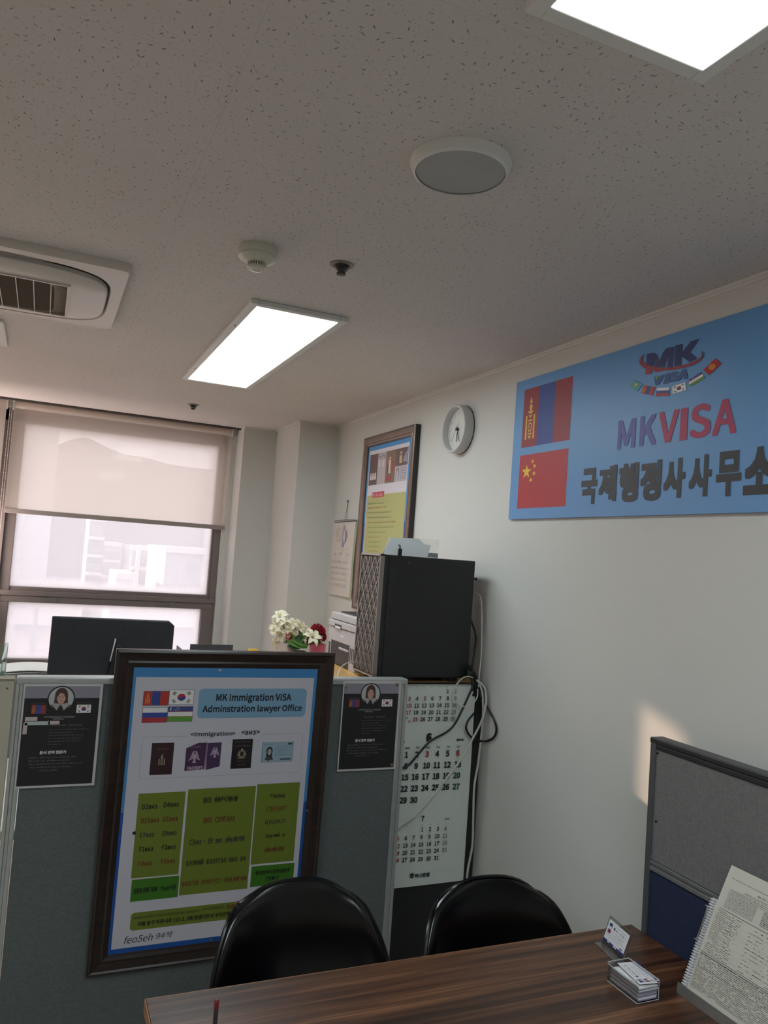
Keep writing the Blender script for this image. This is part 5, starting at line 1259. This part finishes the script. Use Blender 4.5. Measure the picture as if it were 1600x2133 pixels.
# June
K.txt('6', 815, 626, 64, CB, None, 1, .03); K.txt('2026', 592, 661, 18, CB, None, 1, .01); K.txt('丙午年', 1075, 645, 22, CB, None, 1, .02)
row(['SUN','MON','TUE','WED','THU','FRI','SAT'], (550,1062), 714, 700, 15, [CR]+[CB]*6, .01)
row([N_,1,2,3,4,5,6], (542,1056), 772, 755, 46, [CR,CB,CB,CR,CB,CB,CR], .020)
row([7,8,9,10,11,12,13], (535,1055), 868, 848, 46, [CR]+[CB]*6, .020)
row([14,15,16,17,18,19,20], (528,1046), 960, 940, 46, [CR]+[CB]*5+[CG], .020)
row([21,22,23,24,25,26,27], (520,1041), 1057, 1033, 46, [CR]+[CB]*5+[CG], .020)
row([28,29,30], (512,688), 1152, 1145, 46, [CR,CB,CB], .020)
K.build('month_of_june', t)
# July
K.txt('7', 763, 1300, 44, CB, None, 1, .01); K.txt('丙午年', 965, 1303, 13, CB, None, 1, .01)
row(['SUN','MON','TUE','WED','THU','FRI','SAT'], (568,955), 1366, 1343, 7, CGY, .0)
row([N_,N_,N_,1,2,3,4], (565,953), 1398, 1383, 32, [CR]+[CB]*5+[CGY])
row([5,6,7,8,9,10,11], (557,948), 1468, 1442, 32, wk)
row([12,13,14,15,16,17,18], (552,946), 1530, 1502, 32, wk)
row([19,20,21,22,23,24,25], (548,943), 1590, 1562, 32, wk)
row([26,27,28,29,30,31], (544,876), 1650, 1628, 32, [CR]+[CB]*5)
K.build('month_of_july', t)
K.txt('하나은행', 757, 1773, 34, '#2a3f3c', 120, 1, .02)
A_ = K.uv(672,1775); e = .004
K.txt('ㅎ', 672, 1775, 40, '#2a3f3c', 34, 1, .02)
K.build('bank_mark', t)

# ------------------------------------------------------------------ cables behind the tower
def P3(px, py, y):
    p = hit(px, py, (0, y, 0), nY)
    return p if p.x < WX-.007 else hit(px, py, (WX-.007, 0, 0), nX)
def cable(name, label, pts, r, m, group='cables behind the computer tower'):
    b = MB(); b.tube([P3(*p) for p in pts], r, 8, n=10); return tag(b.build(name, m, smooth=True), label, 'cable', group)
cable('power_cable', 'black cable dropping from the back of the computer tower to the tangle', [(979,1286,2.66),(990,1320,2.65),(990,1345,2.63),(984,1385,2.62),(982,1400,2.60),(990,1420,2.595),(985,1440,2.59)], .0042, M_cord_b)
cable('power_cable', 'black cable crossing the calendar diagonally', [(984,1385,2.60),(975,1400,2.59),(985,1425,2.575),(975,1452,2.570),(962,1480,2.565),(948,1507,2.565),(930,1525,2.565),(895,1545,2.565),(868,1575,2.565),(850,1594,2.565),(822,1606,2.565)], .0042, M_cord_b)
cable('power_cable', 'black cable making a big loop against the white wall', [(990,1420,2.585),(1000,1448,2.575),(1016,1475,2.57),(1028,1497,2.565),(1034,1517,2.565),(1030,1534,2.565),(1016,1543,2.565),(1000,1543,2.565),(985,1538,2.565),(975,1527,2.565),(971,1514,2.565),(976,1500,2.565),(988,1485,2.57)], .0042, M_cord_b)
cable('white_cable', 'thin white cord hanging down the wall from behind the tower', [(980,1236,2.70),(994,1238,2.66),(1002,1248,2.63),(1004,1290,2.62),(1003,1360,2.60),(999,1400,2.59),(996,1432,2.58)], .0026, M_cord_w)
cable('white_cable', 'thick white cord running down the black strip beside the calendar', [(994,1418,2.585),(1003,1435,2.575),(1006,1460,2.57),(1006,1490,2.57),(1003,1530,2.572),(996,1590,2.572),(988,1640,2.575),(986,1700,2.575),(984,1760,2.578),(975,1810,2.58),(971,1850,2.58)], .0042, M_cord_w)
cable('white_cable', 'white cord sweeping diagonally over the calendar dates', [(992,1416,2.58),(1008,1430,2.568),(1013,1452,2.562),(1010,1480,2.558),(1002,1505,2.556),(984,1540,2.556),(960,1582,2.558),(930,1622,2.560),(900,1660,2.560),(868,1695,2.562),(845,1713,2.562),(822,1728,2.562)], .0040, M_cord_w)
cable('white_cable', 'thin white cord looped into a ring over the calendar top', [(988,1413,2.58),(975,1409,2.57),(962,1414,2.562),(949,1430,2.558),(945,1450,2.558),(952,1466,2.558),(968,1472,2.558),(984,1467,2.56),(994,1452,2.565),(995,1435,2.575)], .0022, M_cord_w)
cable('white_cable', 'thin white cord lying on the oak cabinet top', [(752,1382,2.78),(732,1379,2.72),(715,1386,2.66),(706,1400,2.60),(702,1412,2.57)], .0022, M_cord_w)
b = MB()
for k_ in range(5): b.tube([P3(975+k_*3, 1385+k_*4, 2.59), P3(990-k_*2, 1405, 2.58), P3(995, 1425+k_*5, 2.585), P3(985+k_*3, 1450, 2.59)], .0045, 8)
tag(b.build('cable_tangle', M_cord_b, smooth=True), 'black bundle of cables knotted at the lower back corner of the tower', 'cable', None)

# ------------------------------------------------------------------ chairs
def chair(label, loc, rz):
    t = thing('shell_chair', label, 'chair', (0,0,0), 'black moulded shell chairs at the table')
    # profile along the middle: (forward y, z); front edge of the seat -> back top
    prof = [(.235,.415),(.225,.44),(.17,.447),(.08,.432),(-.02,.425),(-.10,.437),(-.155,.475),(-.185,.53),(-.205,.60),(-.225,.67),(-.243,.73),(-.255,.775)]
    wid = [.17,.205,.222,.23,.232,.232,.232,.228,.216,.196,.172,.140]
    rise = [.0,.01,.03,.05,.068,.082,.085,.075,.06,.046,.030,.008]
    NV, NU = 44, 28
    def cat(arr, s_):
        k_ = s_*(len(arr)-1); i_ = min(int(k_), len(arr)-2); f_ = k_-i_
        a_, b_, c_, d_ = arr[max(i_-1,0)], arr[i_], arr[i_+1], arr[min(i_+2,len(arr)-1)]
        return .5*((2*b_)+(c_-a_)*f_+(2*a_-5*b_+4*c_-d_)*f_*f_+(3*b_-a_-3*c_+d_)*f_**3)
    def fn(u_, v_):
        # v 0..1 along the profile, widths shrink to a rounded top
        vv = v_
        y_ = cat([p[0] for p in prof], vv); z_ = cat([p[1] for p in prof], vv); w_ = cat(wid, vv); r_ = cat(rise, vv)
        x_ = (u_-.5)*2
        dy = cat([p[0] for p in prof], min(vv+.02, 1))-cat([p[0] for p in prof], max(vv-.02, 0)); dz = cat([p[1] for p in prof], min(vv+.02, 1))-cat([p[1] for p in prof], max(vv-.02, 0))
        ll = math.hypot(dy, dz) or 1; ny, nz = dz/ll, -dy/ll     # towards the sitter
        c_ = abs(x_)**2.4*r_
        flare = 0
        if abs(x_) > .93: flare = (abs(x_)-.93)/.07
        top = 0
        if vv > .95: top = (vv-.95)/.05
        xx_ = w_*x_*(1+.02*flare); c_ -= .008*flare
        drop = .046*abs(x_)**2.6*((vv-.7)/.3)**2 if vv > .7 else 0
        return (xx_, y_+ny*c_-ny*.006*top, z_+nz*c_-drop)
    b = MB(); b.grid(fn, NU, NV); b.build('shell', M_shell, t, smooth=True, solid=.006, sub=1)
    rim = [fn(0, i/30) for i in range(31)]+[fn(j/12, 1) for j in range(1, 12)]+[fn(1, 1-i/30) for i in range(31)]+[fn(1-j/12, 0) for j in range(1, 12)]
    b = MB(); b.tube(rim+[rim[0]], .0062, 8, smooth=False); b.build('rolled_rim', M_shell, t, smooth=True)
    for sx in (-1, 1):
        for sy in (-1, 1):
            b = MB(); b.tube([(sx*.10, sy*.09+.02, .40), (sx*.205, sy*.19+.02, .0)], [.013, .009], 12, smooth=False); b.build('leg', mat('black_stained_wood', '1d1a18', .45, noise=.1), t, smooth=True)
    b = MB()
    for sx in (-1, 1): b.tube([(sx*.13, .11, .29), (-sx*.13, -.07, .29)], .004, 8, smooth=False)
    b.tube([(-.1,.11,.40),(.1,.11,.40)], .006, 8, smooth=False); b.tube([(-.1,-.07,.40),(.1,-.07,.40)], .006, 8, smooth=False)
    b.tube([(-.1,-.07,.40),(-.1,.11,.40)], .006, 8, smooth=False); b.tube([(.1,-.07,.40),(.1,.11,.40)], .006, 8, smooth=False)
    for sx in (-1, 1):
        for sy in (-1, 1): b.tube([(sx*.1, sy*.09+.02, .40), (sx*.1, sy*.09+.02, .445)], .005, 8, smooth=False)
    b.build('wire_brace', M_black, t, smooth=True)
    t.location = loc; t.rotation_euler = (0, 0, rz); return t
chair('glossy black shell chair in front of the big framed poster', (.676, 1.70, 0), math.radians(180))
chair('glossy black shell chair in front of the hanging calendar, nearer the wall', (1.168, 1.595, 0), math.radians(175))

# ------------------------------------------------------------------ table
TX0, TX1, TY0, TY1, TZ = .262, 1.466, .80, 1.604, .73
t = thing('meeting_table', 'dark walnut laminate table in the foreground', 'table', ((TX0+TX1)/2, (TY0+TY1)/2, 0))
boxes('table_top', M_table, (TX0+.0015, TY0+.0015, TZ-.025, TX1, TY1-.0015, TZ), parent=t, bevel=.0015)
boxes('edge_band', M_edge, (TX0, TY0, TZ-.025, TX0+.0015, TY1, TZ-.0006), (TX0, TY1-.0015, TZ-.025, TX1, TY1, TZ-.0006), (TX0, TY0, TZ-.025, TX1, TY0+.0015, TZ-.0006), parent=t)
for xx_ in (TX0+.03, TX1-.07):
    for yy_ in (TY0+.03, TY1-.07): boxes('leg', M_alu_d, (xx_, yy_, 0, xx_+.04, yy_+.04, TZ-.020), parent=t, bevel=.003)
boxes('apron', M_alu_d, (TX0+.05, TY1-.06, TZ-.065, TX1-.05, TY1-.04, TZ-.020), (TX0+.05, TY0+.04, TZ-.065, TX1-.05, TY0+.06, TZ-.020), parent=t)

# right partition
RX = 1.470
t = thing('partition_panel', 'partition with grey fabric above and navy fabric below, right of the table', 'partition', (RX+.018, .9, 0))
ry0, ry1, rz1 = .18, 1.572, 1.212
boxes('upper_fabric', M_gfab2, (RX+.003, ry0, .912, RX+.033, ry1-.018, rz1-.026), parent=t)
boxes('lower_fabric', M_navy, (RX+.003, ry0, .05, RX+.033, ry1-.018, .888), parent=t)
b = MB(); b.box(RX+.0, ry0, .886, RX+.036, ry1-.015, .896); b.box(RX+.003, ry0, .896, RX+.033, ry1-.015, .903); b.box(RX+.0, ry0, .902, RX+.036, ry1-.015, .910); b.build('middle_rail', mat('rail_grey', '868888', .4, .4, noise=.05), t, bevel=.001)
b = MB(); b.box(RX-.001, ry1-.018, 0, RX+.012, ry1, rz1-.012); b.box(RX+.012, ry1-.018, 0, RX+.024, ry1-.004, rz1-.012); b.box(RX+.024, ry1-.018, 0, RX+.037, ry1, rz1-.012); b.build('end_post', M_alu_d, t, bevel=.0015)
boxes('top_cap', mat('charcoal_cap', '2e2f33', .35, noise=.04), (RX-.003, ry0, rz1-.014, RX+.039, ry1+.001, rz1), (RX, ry0, rz1-.028, RX+.036, ry1-.018, rz1-.014), parent=t, bevel=.003)
boxes('base_rail', M_alu_d, (RX, ry0, 0, RX+.036, ry1-.018, .05), parent=t)
for (px, py) in ((1371,1569),(1367,1711)):
    p = hit(px, py, (RX+.003,0,0), nX); b = MB(); b.lathe([(.003,0),(.0025,.003)], p, (-1,0,0), 8); b.build('pin', M_black, t)

# business card on an acrylic stand
def cb(x, y): return 1240+x/8, 1880+y/8
def tz(px, py, z=TZ): return hit(px, py, (0,0,z), Vector((0,0,1)))
bL = tz(*cb(95, 668)); bR = tz(*cb(455, 1000))          # lower front edge on the table, from far left to near right
dirr = (bR-bL); dirr.z = 0; wst = dirr.length; e1 = dirr.normalized(); e2 = Vector((e1.y, -e1.x, 0))  # e2: towards the camera side
if e2.dot(CAM-bL) < 0: e2 = -e2
t = thing('card_stand', 'clear acrylic stand holding one business card upright on the table', 'card stand', tuple((bL+bR)/2))
back = (-e2*.34+Vector((0,0,.94))).normalized(); hst = .066
base0 = bL+e2*.0
b = MB(); b.prism([base0, base0+e1*wst, base0+e1*wst+back*hst, base0+back*hst], -e2*.0025); b.build('upright', M_acryl, t, bevel=.0006)
b = MB(); f0 = base0+e2*.018+Vector((0,0,.001)); b.prism([f0, f0+e1*wst, base0+e1*wst+Vector((0,0,.001)), base0+Vector((0,0,.001))], (0,0,.002)); b.build('foot', M_acryl, t)
b = MB(); k0 = base0+back*.001; b.tube([base0+e1*wst, base0+e1*wst+back*hst, base0+back*hst, base0], .0011, 6, smooth=False); b.build('polished_edge', acrylic('edge_acrylic', (.75,.78,.78,1), .35), t)
def card(name, label, O, a_, b_, w, h, group, flip=False, th=.0004, detail=True):
    tt = thing(name, label, 'business card', tuple(O), group); nrm = a_.cross(b_).normalized()
    m_ = MB(); m_.prism([O, O+a_*w, O+a_*w+b_*h, O+b_*h], -nrm*th); m_.build('card_stock', mat('card_white', 'e3e3e6', .55), tt)
    K = Print(O, a_, b_, None, .00012)
    K.rect_uv(0, 0, w, h*.10, '#2b2f7a', 1)
    if detail:
        lx = w*.06
        K.rect_uv(.20*w, 0.02*h, .30*w, h*.08, '#d5d5dc', 2); K.rect_uv(.50*w, 0.02*h, .66*w, h*.08, '#d5d5dc', 2)
        K.txt_uv('MK', lx+.01*w, .74*h, lx+.15*w, .88*h, '#2c3670', 2, .04); K.ell_uv(lx+.08*w, .70*h, .09*w, .03*h, '#6d86b8', 2); K.ell_uv(lx+.08*w, .715*h, .08*w, .022*h, '#e3e3e6', 3)
        K.flag('mongolia', [(lx, .60*h), (lx+.15*w, .60*h), (lx+.15*w, .42*h), (lx, .42*h)], 2, {'r': '#8e2a4a', 'b': '#5a2f6a', 'y': '#c78a50'})
        K.words_uv(.30*w, .92*w, .86*h, .045*h, '#39405c', 2); K.txt_uv('MK', .30*w, .70*h, .37*w, .80*h, '#23345c', 2, .03); K.words_uv(.40*w, .60*w, .70*h, .10*h, '#8c4a58', 2); K.words_uv(.60*w, .92*w, .70*h, .10*h, '#3a3f52', 2)
        for i, (s_, e_) in enumerate(((.28,.9),(.42,.85),(.28,.8),(.06,.9),(.06,.7),(.06,.92))): K.words_uv(s_*w, e_*w, (.58-.075*i)*h, .04*h, '#6d7285', 2)
        K.rect_uv(.78*w, .13*h, .90*w, .19*h, '#4a5170', 2)
    K.build('card_print', tt); return tt
card('business_card', 'white business card with a purple stripe propped in the acrylic stand', base0+e1*.004+back*.012+e2*.001, e1, back, .083, .048, None)

# card box with cards
p1 = tz(*cb(200, 1300)); p2 = tz(*cb(700, 1690)); p3 = tz(*cb(1045, 1610))
g1 = (p2-p1); g1.z = 0; Lb = g1.length; g1.normalize(); g2 = (p3-p2); g2.z = 0; g2 = (g2-g1*g2.dot(g1)); Wb = min(max(g2.length, .055), .075); g2.normalize()
t = thing('card_box', 'clear acrylic box full of business cards on the table', 'card box', tuple((p1+p3)/2))
hb = .040; Z = Vector((0,0,1)); th = .0018
b = MB(); b.prism([p1, p1+g1*Lb, p1+g1*Lb+g2*Wb, p1+g2*Wb], (0,0,th)); b.build('tray', M_acryl, t)
b = MB(); b.prism([p1+g2*(Wb-th), p1+g1*Lb+g2*(Wb-th), p1+g1*Lb+g2*Wb, p1+g2*Wb], (0,0,hb)); b.prism([p1, p1+g1*th, p1+g1*th+g2*Wb, p1+g2*Wb], (0,0,hb))
b.prism([p1, p1+g1*Lb, p1+g1*Lb+g2*th, p1+g2*th], (0,0,hb*.9)); b.build('walls', M_acryl, t)
b = MB(); b.tube([p1+Z*hb, p1+g2*Wb+Z*hb, p1+g1*Lb+g2*Wb+Z*hb, p1+g1*Lb+g2*Wb], .0011, 6, smooth=False); b.tube([p1+Z*(hb*.9), p1+g1*Lb+Z*(hb*.9)], .001, 6, smooth=False); b.tube([p1+g1*Lb+g2*Wb+Z*hb*.98, p1+g1*Lb*.75+Z*hb*.9], .0009, 6, smooth=False); b.tube([p1, p1+g1*Lb, p1+g1*Lb+g2*Wb], .0009, 6, smooth=False)
b.build('polished_edge', mat('acrylic_glint', 'c4cacb', .2, .1), t)  # pale opaque tubes paint the glints along the acrylic edges
cw_, ch_ = min(.088, Lb-.006), min(.052, Wb-.008)
for lev, (z0_, n_) in enumerate(((.003, 6), (.019, 6))):
    for i in range(n_):
        zz = TZ+z0_+i*.0025; j1 = random.uniform(-.0015, .002); top_ = (lev == 1 and i == n_-1)
        O = Vector((p1.x, p1.y, zz))+g1*(.004+.001*lev*3+j1)+g2*(.004+random.uniform(-.001, .001))
        if not top_:
            tt = thing('business_card', 'business cards stacked flat in the clear box, edges showing', 'business card', tuple(O), 'cards stacked in the clear box')
            m_ = MB(); m_.prism([O, O+g1*cw_, O+g1*cw_+g2*ch_, O+g2*ch_], (0,0,.0021)); m_.build('card_stock', mat('card_white' if i % 3 else 'card_lilac', 'e3e3e6' if i % 3 else '8d8fb8', .55), tt)
rot = Matrix.Rotation(math.radians(-9), 3, 'Z')
a_ = rot @ (-g1); c_ = rot @ (-g2)
O = Vector((p1.x, p1.y, TZ+.036))+g1*(.010)+g2*(.006)
card('business_card', 'top business card lying askew on the pile in the clear box', O+g1*.086+g2*.052, a_, c_, .086, .050, None, th=.0006)

# ------------------------------------------------------------------ document holder at the lower right
LP = tz(1409, 2067)      # left front corner of the ledge
LPy = LP.y; lx = LP.x
t = thing('copy_holder', 'grey metal copy holder leaning at the right edge of the table', 'document holder', (lx+.03, LPy-.15, TZ))
LW = .33
topp = hit(1412, 2045, (0, LPy, 0), nY)
hl = topp.z-TZ
b = MB(); b.prism([(lx, LPy, TZ), (lx+.002, LPy, topp.z), (lx+.004, LPy, topp.z), (lx+.003, LPy, TZ+.002), (lx+.045, LPy, TZ+.002), (lx+.045, LPy, TZ)], (0, -LW, 0)); b.build('ledge', mat('grey_metal_ledge', '8b8886', .4, .4, noise=.03), t)
# leaning back plate
pb = Vector((lx+.030, LPy, TZ+.003)); pt = hit(1525, 1803, (0, LPy-.020, 0), nY)
lean = Vector((pt.x-lx-.012, 0, pt.z-TZ-.004)); Hs = lean.length; ln_ = lean.normalized(); fy = Vector((0,-1,0))
nrm = fy.cross(ln_); nrm = nrm if nrm.x < 0 else -nrm
b = MB(); o0 = Vector((lx+.030, LPy-.02, TZ+.004)); b.prism([o0, o0+fy*.28, o0+fy*.28+ln_*.20, o0+ln_*.20], -nrm*.003); b.build('back_plate', MATS['grey_metal_ledge'], t)
# ribbed booklet (comb binding)
bk0 = Vector((lx+.018, LPy+.006, TZ+.005)); hB = .200
t2 = thing('comb_bound_book', 'white comb bound booklet behind the form on the holder', 'booklet', tuple(bk0))
b = MB(); b.prism([bk0+fy*.012, bk0+fy*.22, bk0+fy*.22+ln_*hB, bk0+fy*.012+ln_*hB], -nrm*.007); b.build('page_block', M_paper, t2)
b = MB()
for i in range(34):
    c0 = bk0+fy*.007+ln_*(.004+i*(hB-.008)/33)-nrm*.003
    ring = [c0+(fy*math.cos(a)*.008+nrm*math.sin(a)*.007) for a in [math.radians(x) for x in range(-100, 261, 24)]]
    b.tube(ring, .0019, 6, smooth=False)
b.tube([bk0+fy*.007-nrm*.003, bk0+fy*.007-nrm*.003+ln_*hB], .0055, 10, smooth=False)
b.build('comb_spine', mat('spine_white', 'd4d4d6', .4), t2, smooth=True)
# chrome page clip
b = MB()
z1_, z2_ = .105, .178
P_a = bk0+ln_*z2_-fy*.006+nrm*.002; P_b = bk0+ln_*z1_-fy*.006+nrm*.002
b.tube([P_a-nrm*.004-fy*.004, P_a+nrm*.012+fy*.010, P_a+nrm*.012+fy*.016-ln_*.006, P_b+nrm*.012+fy*.016+ln_*.006, P_b+nrm*.012+fy*.010, P_b-nrm*.004-fy*.004], .0016, 8, n=6); b.build('page_clip', M_chrome, t, smooth=True)
# form sheets
def sheet(name, label, off, dy, hgt, wid, curl, prn=False, par=None):
    so_ = Vector((lx+.010, LPy-.020-dy, TZ+.004))+nrm*off*0
    tt = thing(name, label, 'paper', tuple(so_), None)
    def S_(u_, v_): return so_+fy*wid*u_+ln_*hgt*v_+nrm*(off+curl*math.sin(v_*math.pi)*(1-u_*.5)*.8)+Vector((1,0,0))*.004*v_*v_
    b = MB(); b.grid(lambda a, c: S_(a, c), 10, 24); b.build('sheet', mat('form_paper', 'c9c7bb', .75, noise=.01), tt, solid=.0005)
    return tt, S_
sheet('paper_form', 'second paper form peeking out behind the front one', -.002, -.003, Hs-.008, .21, .004)
tt, S_ = sheet('paper_form', 'densely printed application form on the copy holder', .003, 0, Hs, .212, .006)
pb_ = MB(); mk = []
IKc = [ink('#43433f'), ink('#7d7c74'), ink('#a6a59a')]
def pr_rect(u0_, v0_, u1_, v1_, k):
    e_ = nrm*.0012
    pb_.add([S_(u0_, v0_)+e_, S_(u1_, v0_)+e_, S_(u1_, v1_)+e_, S_(u0_, v1_)+e_], [(0,1,2,3)], k)
def pr_txt(s_, u0_, v0_, u1_, v1_, k, bold=.01):
    vs, fs, bb = text_geo(s_); w = bb[2]-bb[0]; h = bb[3]-bb[1]
    pb_.add([S_(u0_+(x-bb[0])/w*(u1_-u0_), v0_+(y-bb[1])/h*(v1_-v0_))+nrm*.0013 for x, y in vs], fs, k)
def pr_words(u0_, u1_, v_, h_, k, dens=1):
    u = u0_
    while u < u1_:
        w = random.uniform(.006, .03); e = min(u+w, u1_)
        if random.random() < dens:
            pr_rect(u, v_, e, v_+h_*random.uniform(.5, .9), k)
        u = e+.006
pr_txt('통합신청서 (신고서)', .40, .868, .86, .885, 0, .02); pr_txt('APPLICATION FORM (REPORT FORM)', .26, .842, .98, .860, 0, .015)
pr_words(.10, .75, .912, .006, 1); pr_rect(.075, .912, .085, .920, 0)
for i in range(3): pr_words(.09, .9, .832-.012*i, .006, 1)
for i in range(9): pr_words(.09, .44, .795-.012*i, .006, 1); pr_words(.52, .95, .795-.012*i, .006, 0)
pr_rect(.05, .676, 1, .679, 0); pr_rect(.08, .55, 1, .5508, 2)
for i in range(24):
    v_ = .66-.0135*i
    pr_words(.04, .16+.05*(i % 3), v_, .006, 1, .9); pr_words(.22, .34, v_-.004, .006, 1, .6)
    if i % 2: pr_words(.45, .62+.1*(i % 4), v_, .006, 0 if i % 5 == 1 else 1, .6); pr_words(.75, .98, v_, .006, 1, .7)
    if i % 3 == 0: pr_rect(.03, v_-.006, 1, v_-.0052, 2)
pr_rect(.02, .335, 1, .338, 0); pr_rect(.02, .325, 1, .327, 0)
for i in range(22): pr_words(.02, .98, .318-.0115*i, .0065, 0 if i in (0, 1, 7) else 1, .82)
for i in range(3): pr_rect(.02, .23-.07*i, 1, .2315-.07*i, 0)
pb_.build('form_print', IKc, tt)

# pencil standing in a cup, tip only in the picture
py_ = 1.42
A = P3(452, 2081, py_); 
t = thing('pen_cup', 'black pen cup on the table below the picture edge', 'cup', (A.x, py_-.004, TZ))
b = MB(); b.lathe([(.016,0),(.0165,.004),(.0165,.018),(.0145,.018),(.0145,.003),(.0005,.003)], (A.x, py_-.004, TZ), (0,0,1), 24); b.build('cup', M_black, t, smooth=True)
t = thing('pen', 'black knurled pen with a red tip standing at the lower left of the table', 'pen', (A.x, py_, TZ+.004))
b = MB(); pr_ = [(.0035,0)]
zz = .002
while zz < A.z-TZ-.018: pr_ += [(.0038, zz), (.0044, zz+.0012), (.0038, zz+.0024)]; zz += .0026
b.lathe(pr_, (A.x, py_, TZ+.004), (0,0,1), 16); b.build('barrel', mat('pen_dark', '33302f', .5), t, smooth=True)
b = MB(); b.lathe([(.0042, A.z-TZ-.021), (.0046, A.z-TZ-.012), (.0042, A.z-TZ-.007), (.002, A.z-TZ-.004)], (A.x, py_, TZ+.004), (0,0,1), 16); b.build('red_tip', mat('pen_red', '7c2a2c', .45), t, smooth=True)
